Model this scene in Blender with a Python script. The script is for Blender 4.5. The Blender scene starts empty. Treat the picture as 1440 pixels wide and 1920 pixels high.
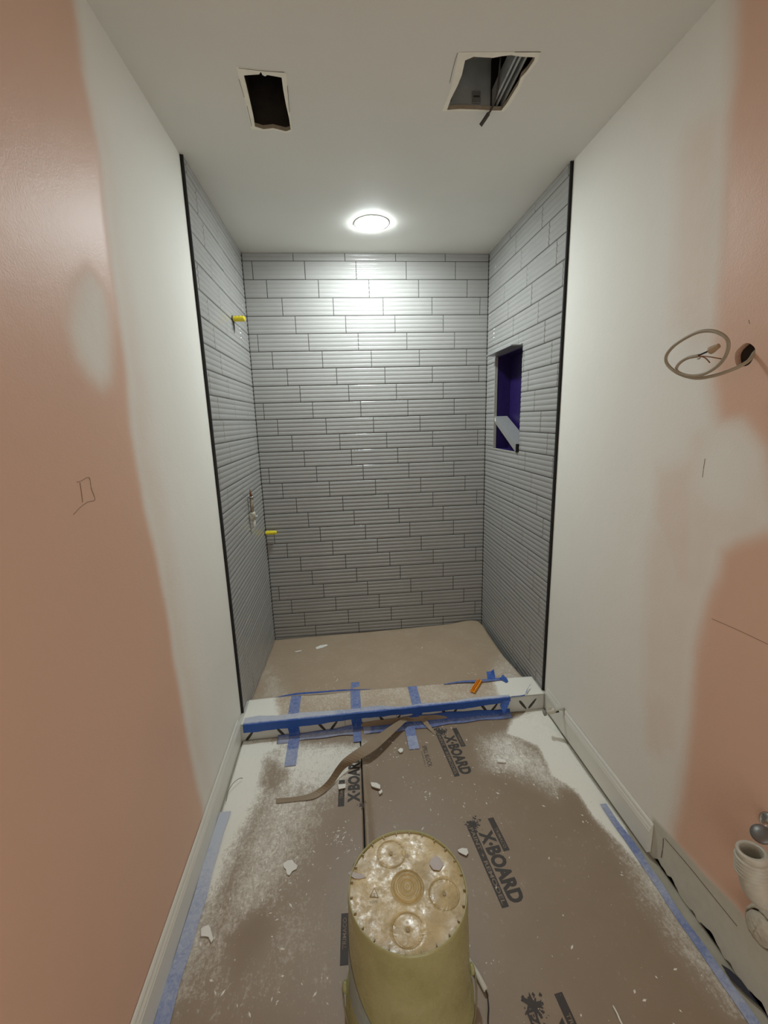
import bpy, bmesh, math, random
import numpy as np
from mathutils import Vector, Matrix
from mathutils.geometry import delaunay_2d_cdt
random.seed(7); rng = np.random.default_rng(7)
C = bpy.context.scene.collection

# ------------------------------------------------------------------ camera
CAM = np.array([0.5375, -2.8391, 1.4441]); YAW, PIT, ROL, FPX = 0.0893094, -0.210345, -0.0286732, 809.003
cy, sy, cp, sp, cr, sr = math.cos(YAW), math.sin(YAW), math.cos(PIT), math.sin(PIT), math.cos(ROL), math.sin(ROL)
FW = np.array([sy * cp, cy * cp, sp]); RT = np.array([cy, -sy, 0.0]); UP = np.cross(RT, FW)
R2 = cr * RT + sr * UP; U2 = -sr * RT + cr * UP
cd = bpy.data.cameras.new('camera'); cam = bpy.data.objects.new('camera', cd); C.objects.link(cam)
cd.sensor_fit = 'VERTICAL'; cd.sensor_height = 24.0; cd.sensor_width = 18.0; cd.lens = FPX / 1920 * 24.0
cd.clip_start = 0.02; cd.clip_end = 50
M = Matrix(((R2[0], U2[0], -FW[0], CAM[0]), (R2[1], U2[1], -FW[1], CAM[1]), (R2[2], U2[2], -FW[2], CAM[2]), (0, 0, 0, 1)))
cam.matrix_world = M
bpy.context.scene.camera = cam

# ------------------------------------------------------------------ world, exposure
w = bpy.data.worlds.new('world'); bpy.context.scene.world = w; w.use_nodes = True
w.node_tree.nodes['Background'].inputs[0].default_value = (0.02, 0.02, 0.02, 1)
vs = bpy.context.scene.view_settings
vs.view_transform = 'Standard'; vs.look = 'None'; vs.gamma = 1.0; vs.use_curve_mapping = False
vs.exposure = 0.76
LAMP_POWER = 190.0       # the recessed shower lamp
FILL_POWER = 6.3       # soft fill light added behind the camera

# ------------------------------------------------------------------ room measures
W = 1.4834; HC = 2.4206; P = 0.1016; TL = 0.305
YL, YR = -0.950, -0.970                     # front ends of the tiled side walls
YN = -3.9                                   # wall behind the photographer
DX = 0.010                                  # tile faces stand proud of the drywall by this
CURB_Y0, CURB_Y1, CURB_Z = -1.005, -0.862, 0.085
def JZ(k): return (24 - k) * P - 0.062      # height of the k-th horizontal tile joint

def wp(px, py, ax, v):
    """point of a known flat surface (axis ax at value v) seen at a photo measurement"""
    d = FW + (px - 720) / FPX * R2 - (py - 960) / FPX * U2
    return CAM + (v - CAM[ax]) / d[ax] * d
def fl(px, py, z=0.0):
    p = wp(px, py, 2, z); return (float(p[0]), float(p[1]))

# ------------------------------------------------------------------ helpers
def link(o, parent=None):
    C.objects.link(o)
    if parent is not None: o.parent = parent
    return o
def tag(o, label=None, cat=None, group=None, kind=None):
    if label: o['label'] = label
    if cat: o['category'] = cat
    if group: o['group'] = group
    if kind: o['kind'] = kind
    return o
def mesh(name, vs_, fs, mat, parent=None, smooth=False, loc=(0, 0, 0)):
    m = bpy.data.meshes.new(name); m.from_pydata([tuple(map(float, v)) for v in vs_], [], [tuple(map(int, f)) for f in fs]); m.update()
    if smooth: m.polygons.foreach_set('use_smooth', [True] * len(m.polygons))
    if mat: m.materials.append(mat)
    o = bpy.data.objects.new(name, m); o.location = loc
    return link(o, parent)
def bmo(name, bm, mat, parent=None, smooth=False, loc=(0, 0, 0), bevel=0, auto=None):
    bmesh.ops.recalc_face_normals(bm, faces=bm.faces)
    m = bpy.data.meshes.new(name); bm.to_mesh(m); bm.free()
    if smooth: m.polygons.foreach_set('use_smooth', [True] * len(m.polygons))
    if mat: m.materials.append(mat)
    o = bpy.data.objects.new(name, m); o.location = loc; link(o, parent)
    if bevel:
        b = o.modifiers.new('bevel', 'BEVEL'); b.width = bevel; b.segments = 2; b.limit_method = 'ANGLE'
    return o
def empty(name, loc=(0, 0, 0)):
    o = bpy.data.objects.new(name, None); o.location = loc; o.empty_display_size = 0.05
    return link(o)
def abox(bm, x0, x1, y0, y1, z0, z1):
    v = [bm.verts.new(p) for p in ((x0, y0, z0), (x1, y0, z0), (x1, y1, z0), (x0, y1, z0), (x0, y0, z1), (x1, y0, z1), (x1, y1, z1), (x0, y1, z1))]
    for f in ((3, 2, 1, 0), (4, 5, 6, 7), (0, 1, 5, 4), (1, 2, 6, 5), (2, 3, 7, 6), (3, 0, 4, 7)): bm.faces.new([v[i] for i in f])
def frame(d):
    d = Vector(d).normalized(); a = Vector((0, 0, 1)) if abs(d.z) < 0.9 else Vector((1, 0, 0))
    u = d.cross(a).normalized(); return d, u, d.cross(u).normalized()
def lathe(bm, prof, org=(0, 0, 0), axis=(0, 0, 1), n=24, cap0=True, cap1=True):
    d, u, v = frame(axis); org = Vector(org); rings = []
    for r, h in prof:
        rings.append([bm.verts.new(org + d * h + (u * math.cos(2 * math.pi * i / n) + v * math.sin(2 * math.pi * i / n)) * r) for i in range(n)])
    for a, b in zip(rings, rings[1:]):
        for i in range(n): bm.faces.new((a[i], a[(i + 1) % n], b[(i + 1) % n], b[i]))
    if cap0: bm.faces.new(rings[0][::-1])
    if cap1: bm.faces.new(rings[-1])
def smoothpath(pts, k=6):
    pts = [np.array(p, float) for p in pts]; out = []
    P_ = [2 * pts[0] - pts[1]] + pts + [2 * pts[-1] - pts[-2]]
    for i in range(1, len(P_) - 2):
        for j in range(k):
            t = j / k; a, b, c, d = P_[i - 1:i + 3]
            out.append(0.5 * (2 * b + (c - a) * t + (2 * a - 5 * b + 4 * c - d) * t * t + (3 * b - a - 3 * c + d) * t ** 3))
    out.append(pts[-1]); return out
def tube(bm, pts, r, n=8, flat=1.0, up=(0, 0, 1)):
    rings = []
    for i, p in enumerate(pts):
        t = np.array(pts[min(i + 1, len(pts) - 1)]) - np.array(pts[max(i - 1, 0)])
        t = Vector(t).normalized(); u = t.cross(Vector(up))
        if u.length < 1e-4: u = t.cross(Vector((1, 0, 0)))
        u.normalize(); v = t.cross(u).normalized()
        rr = r[i] if hasattr(r, '__len__') else r
        rings.append([bm.verts.new(Vector(p) + (u * math.cos(2 * math.pi * k / n) * flat + v * math.sin(2 * math.pi * k / n)) * rr) for k in range(n)])
    for a, b in zip(rings, rings[1:]):
        for i in range(n): bm.faces.new((a[i], a[(i + 1) % n], b[(i + 1) % n], b[i]))
    bm.faces.new(rings[0][::-1]); bm.faces.new(rings[-1])
def ribbon(name, left, right, mat, parent=None, th=0.0004, smooth=True):
    """thin solid strip between two edge lines"""
    n = len(left); V = []; F = []
    for a, b in zip(left, right): V += [a, b]
    nrm = []
    for i in range(n):
        a = np.array(left[i]); b = np.array(right[i]); t = np.array(left[min(i + 1, n - 1)]) - np.array(left[max(i - 1, 0)])
        c = np.cross(b - a, t); c = c / (np.linalg.norm(c) + 1e-12); nrm.append(c)
    for i in range(n): V += [np.array(left[i]) - nrm[i] * th, np.array(right[i]) - nrm[i] * th]
    for i in range(n - 1):
        F.append((2 * i, 2 * i + 1, 2 * i + 3, 2 * i + 2)); o = 2 * n
        F.append((o + 2 * i, o + 2 * i + 2, o + 2 * i + 3, o + 2 * i + 1))
        F.append((2 * i, 2 * i + 2, o + 2 * i + 2, o + 2 * i)); F.append((2 * i + 1, o + 2 * i + 1, o + 2 * i + 3, 2 * i + 3))
    F.append((0, 2 * n, 2 * n + 1, 1)); F.append((2 * n - 2, 2 * n - 1, 4 * n - 1, 4 * n - 2))
    return mesh(name, V, F, mat, parent, False)
def path_ribbon(name, pts, width, mat, parent=None, th=0.0004, k=6, tilt=None, jag=0.0, across=None):
    """strip of given width laid along points; jag roughens its edges"""
    q = smoothpath(pts, k); L = []; R = []
    for i, p in enumerate(q):
        t = q[min(i + 1, len(q) - 1)] - q[max(i - 1, 0)]; t = t / np.linalg.norm(t)
        u = np.array(across, float) if across is not None else np.cross(t, [0, 0, 1.0]); u = u / (np.linalg.norm(u) + 1e-9)
        if tilt is not None:
            a = np.interp(i / (len(q) - 1), np.linspace(0, 1, len(tilt)), tilt)
            v = np.cross(u, t); u = u * math.cos(a) + v * math.sin(a)
        wd = width if not hasattr(width, '__len__') else np.interp(i / (len(q) - 1), np.linspace(0, 1, len(width)), width)
        L.append(p - u * (wd / 2 + jag * rng.uniform(-1, 1))); R.append(p + u * (wd / 2 + jag * rng.uniform(-1, 1)))
    return ribbon(name, L, R, mat, parent, th)
def prism(bm, poly, z0, z1):
    a = [bm.verts.new((x, y, z0)) for x, y in poly]; b = [bm.verts.new((x, y, z1)) for x, y in poly]; n = len(poly)
    bm.faces.new(a[::-1]); bm.faces.new(b)
    for i in range(n): bm.faces.new((a[i], a[(i + 1) % n], b[(i + 1) % n], b[i]))
def inside(poly, X, Y):
    r = np.zeros(X.shape, bool); n = len(poly)
    for i in range(n):
        x0, y0 = poly[i]; x1, y1 = poly[(i + 1) % n]
        if y0 == y1: continue
        r ^= ((y0 > Y) != (y1 > Y)) & (X < (x1 - x0) * (Y - y0) / (y1 - y0) + x0)
    return r
def mask(poly, X, Y, feather):
    """1 inside the outline, fading to 0 over the feather distance across its edge"""
    d = np.full(X.shape, 9.0); n = len(poly)
    for i in range(n):
        ax, ay = poly[i]; bx, by = poly[(i + 1) % n]; dx, dy = bx - ax, by - ay
        t = np.clip(((X - ax) * dx + (Y - ay) * dy) / (dx * dx + dy * dy + 1e-12), 0, 1)
        d = np.minimum(d, np.hypot(X - ax - t * dx, Y - ay - t * dy))
    s = np.where(inside(poly, X, Y), d, -d)
    t = np.clip(s / feather * 0.5 + 0.5, 0, 1); return t * t * (3 - 2 * t)
def setattr_f(me, name, vals):
    a = me.attributes.new(name, 'FLOAT', 'POINT'); a.data.foreach_set('value', np.asarray(vals, np.float32))

# ------------------------------------------------------------------ materials
class NT:
    def __init__(s, name, color=(.5, .5, .5), rough=.5, metal=0, spec=.5):
        s.m = bpy.data.materials.new(name); s.m.use_nodes = True; s.t = s.m.node_tree; s.b = s.t.nodes['Principled BSDF']
        s.b.inputs['Base Color'].default_value = (*color, 1); s.b.inputs['Roughness'].default_value = rough
        s.b.inputs['Metallic'].default_value = metal; s.b.inputs['Specular IOR Level'].default_value = spec
    def n(s, ty, **k):
        x = s.t.nodes.new(ty)
        for a, b in k.items(): setattr(x, a, b)
        return x
    def l(s, a, b): s.t.links.new(a, b); return b
    def pos(s, scale=(1, 1, 1)):
        if not hasattr(s, 'p'): s.p = s.n('ShaderNodeTexCoord')
        mp = s.n('ShaderNodeMapping'); mp.inputs['Scale'].default_value = scale; s.l(s.p.outputs['Object'], mp.inputs[0]); return mp.outputs[0]
    def noise(s, scale, detail=4, rough=.5, stretch=(1, 1, 1), dist=0):
        x = s.n('ShaderNodeTexNoise'); x.inputs['Scale'].default_value = scale; x.inputs['Detail'].default_value = detail
        x.inputs['Roughness'].default_value = rough; x.inputs['Distortion'].default_value = dist; s.l(s.pos(stretch), x.inputs['Vector']); return x.outputs['Fac']
    def ramp(s, f, stops, interp='LINEAR'):
        x = s.n('ShaderNodeValToRGB'); x.color_ramp.interpolation = interp; e = x.color_ramp.elements
        while len(e) < len(stops): e.new(0.5)
        for i, (p, c) in enumerate(stops):
            e[i].position = p; e[i].color = (c, c, c, 1) if not hasattr(c, '__len__') else (*c, 1)
        s.l(f, x.inputs[0]); return x.outputs[0]
    def mix(s, f, a, b):
        x = s.n('ShaderNodeMix', data_type='RGBA')
        for i, v in ((0, f), (6, a), (7, b)):
            if hasattr(v, 'node'): s.l(v, x.inputs[i])
            elif i == 0: x.inputs[0].default_value = v
            else: x.inputs[i].default_value = (*v, 1)
        return x.outputs[2]
    def math(s, op, a, b=0.0, c=None, clamp=False):
        x = s.n('ShaderNodeMath', operation=op, use_clamp=clamp)
        for i, v in enumerate((a, b, c)):
            if v is None: continue
            if hasattr(v, 'node'): s.l(v, x.inputs[i])
            else: x.inputs[i].default_value = v
        return x.outputs[0]
    def attr(s, name): x = s.n('ShaderNodeAttribute'); x.attribute_name = name; return x.outputs['Fac']
    def col(s, c): s.l(c, s.b.inputs['Base Color'])
    def rough(s, c): s.l(c, s.b.inputs['Roughness'])
    def bump(s, h, dist, strength=1):
        x = s.n('ShaderNodeBump'); x.inputs['Distance'].default_value = dist; x.inputs['Strength'].default_value = strength
        s.l(h, x.inputs['Height']); s.l(x.outputs[0], s.b.inputs['Normal'])
def simple(name, color, rough=.5, metal=0, var=.15, scale=30, bump=0, spec=.5):
    m = NT(name, color, rough, metal, spec); nz = m.noise(scale, 5, .6)
    m.col(m.mix(nz, tuple(c * (1 - var) for c in color), tuple(min(1, c * (1 + var)) for c in color)))
    if bump: m.bump(nz, bump)
    return m.m

WHITE = (.66, .645, .575); ORANGE = (.56, .315, .20); PINK = (.62, .42, .33)
def wall_mat():
    m = NT('skimmed_wall_paint', WHITE, .6)
    a = m.attr('paint'); g = m.attr('bare'); pen = m.attr('pencil')
    nz = m.noise(9, 4, .6); a2 = m.math('ADD', a, m.math('MULTIPLY', m.math('SUBTRACT', nz, .5), m.math('MULTIPLY', m.math('MULTIPLY', a, m.math('SUBTRACT', 1.0, a)), 1.6)), clamp=True)
    white = m.mix(m.noise(3, 3), (.80, .785, .715), (.85, .835, .77))
    org = m.mix(m.noise(2.5, 3, .5), (.70, .452, .328), (.75, .49, .358))
    c = m.mix(m.ramp(a2, [(0, 0), (.5, .36), (1, 1)]), white, org)
    c = m.mix(g, c, m.mix(m.noise(30, 5, .7), (.48, .47, .39), (.62, .60, .51)))
    c = m.mix(pen, c, (.24, .15, .10)); m.col(c)
    m.rough(m.ramp(a2, [(0, .75), (.8, .6), (1, .47)]))
    h = m.math('ADD', m.math('MULTIPLY', m.noise(260, 2, .5), .5), m.math('MULTIPLY', m.noise(14, 4, .6), 1.4)); m.bump(h, .0012, .6)
    return m.m
def ceil_mat():
    m = NT('flat_ceiling_paint', (.6, .6, .56), .7); m.col(m.mix(m.noise(4, 4), (.73, .725, .67), (.79, .78, .725)))
    m.bump(m.noise(220, 2, .5), .0006, .6); return m.m
def tile_mat():
    m = NT('glazed_grey_ceramic', (.30, .295, .275), .25, 0, .32)
    g_ = m.n('ShaderNodeNewGeometry'); m.pos = lambda scale=(1, 1, 1): (lambda mp: (setattr(mp.inputs['Scale'], 'default_value', scale), m.l(g_.outputs['Position'], mp.inputs[0]), mp.outputs[0])[2])(m.n('ShaderNodeMapping'))
    nz = m.noise(5, 5, .6, (1, 1, 1)); st = m.noise(22, 6, .65, (1, 1, 3), 1.2)
    c = m.mix(nz, (.295, .29, .277), (.345, .34, .322)); haze = m.ramp(st, [(.58, 0), (.8, .12)])
    m.col(m.mix(haze, c, (.50, .49, .45))); m.rough(m.ramp(st, [(.35, .10), (.85, .24)])); return m.m
def board_mat(nm_='brown_dusty_fibre_board', lift=1.0):
    m = NT(nm_, (.3, .2, .14), .55)
    d = m.attr('dust'); big = m.noise(7, 5, .6, dist=.6); fine = m.noise(160, 5, .75); mid = m.noise(38, 6, .7, dist=1.2)
    sw = m.noise(55, 4, .6, (1, .35, 1), 2.5)
    t = m.math('ADD', m.math('MULTIPLY', m.math('SUBTRACT', mid, .5), .9), m.math('MULTIPLY', m.math('SUBTRACT', fine, .5), 1.0))
    t = m.math('ADD', t, m.math('MULTIPLY', m.math('SUBTRACT', sw, .5), .7))
    t = m.math('ADD', t, m.math('MULTIPLY', m.math('SUBTRACT', big, .5), .5))
    t = m.math('ADD', t, m.math('MULTIPLY', d, 1.35)); f = m.ramp(t, [(.25, 0), (.55, .34), (.78, .62), (1.0, 1)])
    film = m.math('MULTIPLY', d, .35)
    f2 = m.math('MAXIMUM', f, film)
    base = m.mix(big, tuple(c * lift for c in (.235, .170, .110)), tuple(c * lift for c in (.295, .218, .146)))
    scr = m.ramp(m.noise(24, 6, .7, (1, 1, 1), 3.0), [(.62, 0), (.72, .22)])
    base = m.mix(scr, base, (.45, .38, .30))
    m.col(m.mix(m.ramp(m.noise(130, 5, .7, (1, .5, 1), 1.5), [(.60, 0), (.72, .35)]), m.mix(f2, base, (.82, .80, .72)), base)); m.rough(m.ramp(f2, [(0, .42), (.5, .75)]))
    m.bump(m.math('ADD', f2, m.math('MULTIPLY', big, 1.5)), .0012, .5); return m.m
def tape_mat():
    m = NT('blue_painters_tape', (.03, .10, .42), .5); d = m.attr('dust')
    nz = m.noise(70, 6, .75, dist=1.0); t = m.math('ADD', m.math('MULTIPLY', d, 1.0), m.math('SUBTRACT', nz, .5))
    f = m.ramp(t, [(.12, 0), (.95, .85)]); m.col(m.mix(f, (.014, .075, .34), (.60, .62, .66))); m.bump(m.noise(120, 3, .5, (.2, 1, 1)), .0006, .5); return m.m
def bucket_mat():
    m = NT('cloudy_yellowed_plastic', (.5, .45, .24), .28)
    big = m.noise(9, 5, .65, dist=.5); fine = m.noise(60, 6, .7)
    c = m.mix(m.ramp(big, [(.3, 0), (.7, 1)]), (.30, .285, .12), (.40, .38, .19)); c = m.mix(m.ramp(fine, [(.55, 0), (.8, .5)]), c, (.25, .21, .10)); m.col(c)
    m.rough(m.ramp(fine, [(.3, .2), (.7, .42)])); m.b.inputs['Subsurface Weight'].default_value = .25; m.b.inputs['Subsurface Radius'].default_value = (.03, .028, .01); m.b.inputs['Subsurface Scale'].default_value = .6
    m.bump(big, .0035, .6); return m.m
def bucket_top_mat():
    m = NT('scuffed_bucket_bottom', (.6, .5, .33), .25, 0, .26)
    big = m.noise(13, 6, .75, dist=.4); fine = m.noise(75, 6, .7)
    c = m.mix(m.ramp(big, [(.35, 0), (.65, 1)]), (.42, .31, .135), (.66, .515, .25)); c = m.mix(m.ramp(fine, [(.56, 0), (.78, .6)]), c, (.30, .215, .12)); m.col(c)
    m.rough(m.ramp(fine, [(.35, .17), (.6, .40)])); m.bump(m.math('ADD', big, m.math('MULTIPLY', fine, .35)), .0010, .5); return m.m
MW = wall_mat(); MC = ceil_mat(); MT = tile_mat(); MB = board_mat(); MB2 = board_mat('pale_paper_board', 1.55); MTP = tape_mat(); MBK = bucket_mat(); MBT = bucket_top_mat()
GROUT = simple('dark_unfilled_joint', (.05, .047, .042), .9, bump=.001)
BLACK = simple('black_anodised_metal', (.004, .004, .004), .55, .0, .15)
TRIMW = simple('white_satin_trim_paint', (.70, .69, .62), .35, 0, .05, 8)
CUT = simple('torn_drywall_edge', (.42, .36, .26), .9, 0, .3, 90, .002)
DARK = simple('dark_cavity_wood', (.030, .022, .015), .9, 0, .6, 30, .004)  # near-black brown for the cavities, slots and duct collar
GALV = simple('galvanised_steel', (.40, .42, .41), .5, .25, .35, 14, .001)
PURPLE = simple('purple_waterproof_membrane', (.018, .009, .075), .35, 0, .4, 40, .002)
STONE = simple('grey_honed_stone', (.25, .25, .245), .35, 0, .12, 60)
PVC = simple('dirty_white_plastic', (.52, .50, .42), .4, 0, .2, 60, .001)
CHROME = simple('chrome_plated_metal', (.55, .54, .52), .18, 1, .1)
COPPER = simple('old_copper', (.24, .11, .055), .45, .7, .3)
PLASTER = simple('plaster_crust', (.48, .44, .35), .9, 0, .35, 55, .006)
CHIP = simple('white_plaster_chip', (.80, .79, .73), .8, 0, .08)
YELLOW = simple('yellow_plastic', (.75, .62, .02), .4, 0, .08)
ORANGEP = simple('orange_plastic', (.85, .33, .015), .4, 0, .08)
INK = simple('dark_board_print', (.045, .036, .03), .6, 0, .25, 120)
BROWNINK = simple('board_brown_lettering', (.235, .175, .12), .6, 0, .15, 120)
KRAFT = simple('brown_paper_strip', (.27, .20, .125), .55, 0, .15, 20)
CABLE = simple('cable_sheath', (.34, .285, .20), .5, 0, .12)
TILEW = simple('white_glazed_curb_tile', (.56, .555, .51), .3, 0, .05, 12)
PETAL = simple('black_leaf_glaze', (.035, .03, .025), .45, 0, .3)
LABELM = simple('grey_weathered_sticker', (.30, .34, .31), .6, 0, .3, 50, .001)
DUSTW = simple('fine_white_dust', (.80, .78, .70), .9, 0, .12, 60, .002)
DECKING = simple('old_dusty_subfloor', (.42, .39, .31), .8, 0, .25, 20, .002)
def lamp_mat():
    m = NT('lit_lamp_diffuser'); t = m.t; e = m.n('ShaderNodeEmission'); e.inputs[0].default_value = (.90, .985, 1.0, 1); e.inputs[1].default_value = LAMP_POWER
    t.links.new(e.outputs[0], t.nodes['Material Output'].inputs[0]); return m.m

# ------------------------------------------------------------------ floor
b = bmesh.new(); abox(b, -0.3, W + 0.35, YN, 0.05, -0.12, -0.0701)
bmo('floor', b, DECKING).__setitem__('kind', 'structure')
b = bmesh.new(); abox(b, -DX, W + DX + .10, YN, CURB_Y1, -0.07, -0.003)
floor = bmo('floor', b, DECKING); tag(floor, kind='structure')
b = bmesh.new(); abox(b, -0.008, W + 0.008, CURB_Y1, 0.006, -0.07, -0.055); tag(bmo('shower_pan', b, DECKING), kind='structure')

# ------------------------------------------------------------------ ceiling with its two torn openings
LH = [fl(*p, HC) for p in ((457, 141), (486, 139), (489, 134), (492, 140), (497, 143), (501, 140), (528, 145), (531, 168), (536, 195), (542, 222), (545, 243), (536, 246), (512, 240), (494, 242), (478, 237), (476, 222), (470, 195), (463, 165))]
RH = [fl(*p, HC) for p in ((872, 113), (888, 106), (905, 107), (925, 108), (940, 105), (958, 103), (978, 106), (1003, 107), (1001, 114), (988, 133), (976, 146), (971, 160), (962, 174), (950, 194), (940, 207), (926, 207), (893, 205), (862, 204), (838, 206), (845, 186), (858, 160), (866, 140))]
ox = [(-DX, YN), (W + DX, YN), (W + DX, 0.006), (-DX, 0.006)]
pts = [Vector(p) for p in ox + LH + RH]; nl, nr = len(LH), len(RH)
ed = [(i, (i + 1) % 4) for i in range(4)] + [(4 + i, 4 + (i + 1) % nl) for i in range(nl)] + [(4 + nl + i, 4 + nl + (i + 1) % nr) for i in range(nr)]
vv, ee, ff, *_ = delaunay_2d_cdt(pts, ed, [], 0, 1e-6)
fs = []
for f in ff:
    c = sum((vv[i] for i in f), Vector((0, 0))) / len(f); X = np.array([c.x]); Y = np.array([c.y])
    if not (inside(LH, X, Y)[0] or inside(RH, X, Y)[0]): fs.append(tuple(f)[::-1])
ceiling = mesh('ceiling', [(v.x, v.y, HC) for v in vv], fs, MC); tag(ceiling, kind='structure')
def hole_rim(poly, name):
    V = []; F = []; n = len(poly); cx = sum(p[0] for p in poly) / n; cyy = sum(p[1] for p in poly) / n
    for x, y in poly:
        V += [(x, y, HC), (x + (x - cx) * .02, y + (y - cyy) * .02, HC + .013)]
    for i in range(n): j = (i + 1) % n; F.append((2 * i, 2 * i + 1, 2 * j + 1, 2 * j))
    mesh(name, V, F, CUT, ceiling)
hole_rim(LH, 'opening_edge'); hole_rim(RH, 'opening_edge')
# raw paper band left round each opening
def band(out, inn, mat):
    n = len(out); V = []; F = []
    for a, bb in zip(out, inn): V += [(*a, HC - .0006), (*bb, HC - .0006)]
    for i in range(n): j = (i + 1) % n; F.append((2 * i, 2 * j, 2 * j + 1, 2 * i + 1))
    mesh('unpainted_band', V, F, mat, ceiling)
BANDM = simple('unpainted_ceiling_paper', (.88, .85, .75), .85, 0, .1, 40, .001)
Lo = [fl(*p, HC) for p in ((443, 124), (470, 128), (480, 129), (492, 131), (503, 132), (515, 133), (537, 137), (539, 165), (542, 195), (545, 222), (547, 246), (537, 249), (512, 243), (494, 245), (472, 242), (466, 222), (460, 195), (452, 165))]
Ro = [fl(*p, HC) for p in ((860, 98), (888, 97), (905, 97), (925, 97), (940, 97), (958, 97), (978, 97), (1012, 98), (1009, 113), (994, 133), (982, 147), (977, 161), (968, 176), (956, 197), (944, 209), (926, 209), (893, 208), (862, 208), (829, 208), (838, 186), (847, 160), (853, 130))]
band(Lo, LH, BANDM); band(Ro, RH, BANDM)
SCORE = simple('dark_score_line', (.10, .08, .06), .9)
for ln in (((448, 148), (458, 182)), ((463, 198), (472, 236)), ((539, 160), (541, 190), (543, 210)), ((447, 127), (500, 133), (533, 135)), ((858, 99), (851, 122), (843, 155)), ((965, 97), (1014, 97))):
    b = bmesh.new(); tube(b, smoothpath([(*fl(*q_, HC), HC - .0009) for q_ in ln], 3), .0006, 4); bmo('cut_line', b, SCORE, ceiling)

# ------------------------------------------------------------------ drywall side walls (paint layout measured on the wall)
def wall_grid(y0, y1, z0, z1, step, hole=None):
    ys = np.linspace(y0, y1, int(round((y1 - y0) / step)) + 1); zs = np.linspace(z0, z1, int(round((z1 - z0) / step)) + 1)
    return np.meshgrid(ys, zs)
def wall_build(name, x, Y, Z, attrs, hole=None, flip=False, jag=None):
    nz_, ny = Y.shape; Zz = Z.copy()
    if jag is not None: Zz[0] = jag(Y[0])
    V = np.stack([np.full(Y.size, x), Y.ravel(), Zz.ravel()], 1); F = []
    cyx = (Y[:-1, :-1] + Y[1:, 1:]) / 2; czx = (Z[:-1, :-1] + Z[1:, 1:]) / 2
    keep = np.ones(cyx.shape, bool)
    extraV = []; extraF = []
    if hole:
        hy, hz, hr = hole; keep = ~((abs(cyx - hy) < hr * 1.45) & (abs(czx - hz) < hr * 1.45))
    for j, i in zip(*np.nonzero(keep)):
        a = j * ny + i; F.append((a, a + 1, a + ny + 1, a + ny))
    if hole:
        js, is_ = np.nonzero(~keep); j0, j1, i0, i1 = js.min(), js.max() + 1, is_.min(), is_.max() + 1
        loop = [j0 * ny + i for i in range(i0, i1)] + [j * ny + i1 for j in range(j0, j1)] + [j1 * ny + i for i in range(i1, i0, -1)] + [j * ny + i0 for j in range(j1, j0, -1)]
        base = len(V); ring = []
        for k in loop:
            a = math.atan2(V[k][2] - hz, V[k][1] - hy); rr = hr * (1 + .03 * math.sin(5 * a)); ring.append((x, hy + rr * math.cos(a), hz + rr * math.sin(a)))
        n = len(loop)
        for k in range(n): F.append((loop[k], loop[(k + 1) % n], base + (k + 1) % n, base + k))
        V = np.vstack([V, ring, [(x + (.016 if flip else -.016), r[1], r[2]) for r in ring]])
        for k in range(n): F.append((base + k, base + (k + 1) % n, base + n + (k + 1) % n, base + n + k))
    if flip: F = [f[::-1] for f in F]
    o = mesh(name, V, F, MW, smooth=False); me = o.data
    for k, v in attrs.items():
        a = np.zeros(len(V)); a[:v.size] = v.ravel()
        if hole: a[v.size:] = v.ravel()[np.resize(np.array(loop), len(V) - v.size)]
        setattr_f(me, k, a)
    return tag(o, kind='structure')
def yz(pxs, x): return [(float(p[1]), float(p[2])) for p in (wp(u, v, 0, x) for u, v in pxs)]

xl = -DX
Y, Z = wall_grid(-2.62, YL - .002, 0.0, HC, 0.0085)
edge = [(134, -40), (150, 60), (158, 140), (175, 220), (190, 300), (200, 400), (212, 500), (226, 600), (240, 700), (247, 800), (258, 870), (272, 950), (290, 1020), (306, 1100), (319, 1170), (326, 1230), (340, 1300), (352, 1380), (366, 1450), (382, 1520), (372, 1600)]
pl = [(-9, -9)]
A = yz(edge, xl); left = [(-2.9, 3.2)] + A + [(-1.75, -.1), (-2.9, -.1)]
p = mask(left, Y, Z, .035)
A2 = yz([(158, 140), (178, 220), (194, 300), (205, 400), (216, 500), (230, 580), (240, 700), (250, 850), (262, 900), (290, 1000), (312, 1150), (330, 1240), (352, 1330), (362, 1420), (400, 1500), (380, 1400), (362, 1280), (345, 1180), (330, 1090), (318, 1000), (300, 900), (290, 850), (270, 700), (252, 600), (232, 480), (215, 350), (200, 260)], xl)
p = np.maximum(p, .30 * mask(A2, Y, Z, .07))
patch = yz([(150, 545), (170, 520), (190, 545), (201, 600), (206, 660), (204, 705), (188, 716), (168, 700), (148, 668), (136, 620), (138, 575)], xl)
p = p * (1 - .93 * mask(patch, Y, Z, .05))
pm = np.zeros(Y.shape)
pencil = np.zeros(Y.shape)
wall_left = wall_build('wall_left', xl, Y, Z, {'paint': p, 'bare': np.zeros(Y.shape), 'pencil': pencil})
b = bmesh.new(); abox(b, xl - .02, xl, YN, -2.62, 0, HC); o = bmo('wall_left', b, MW); tag(o, kind='structure'); setattr_f(o.data, 'paint', [1.0] * 8)
def stroke(pxs, x, parent, r=.0005):
    q = [(x, *a) for a in yz(pxs, x)]; b = bmesh.new(); tube(b, smoothpath(q, 3), r, 5); bmo('pencil_line', b, bpy.data.materials.get('pencil_mark') or simple('pencil_mark', (.22, .13, .09), .8), parent)
stroke([(144, 904), (152, 902), (167, 895), (171, 915), (178, 937), (165, 941), (150, 952), (138, 965)], xl + .0004, wall_left)
stroke([(150, 905), (153, 925), (155, 942)], xl + .0004, wall_left)

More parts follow.
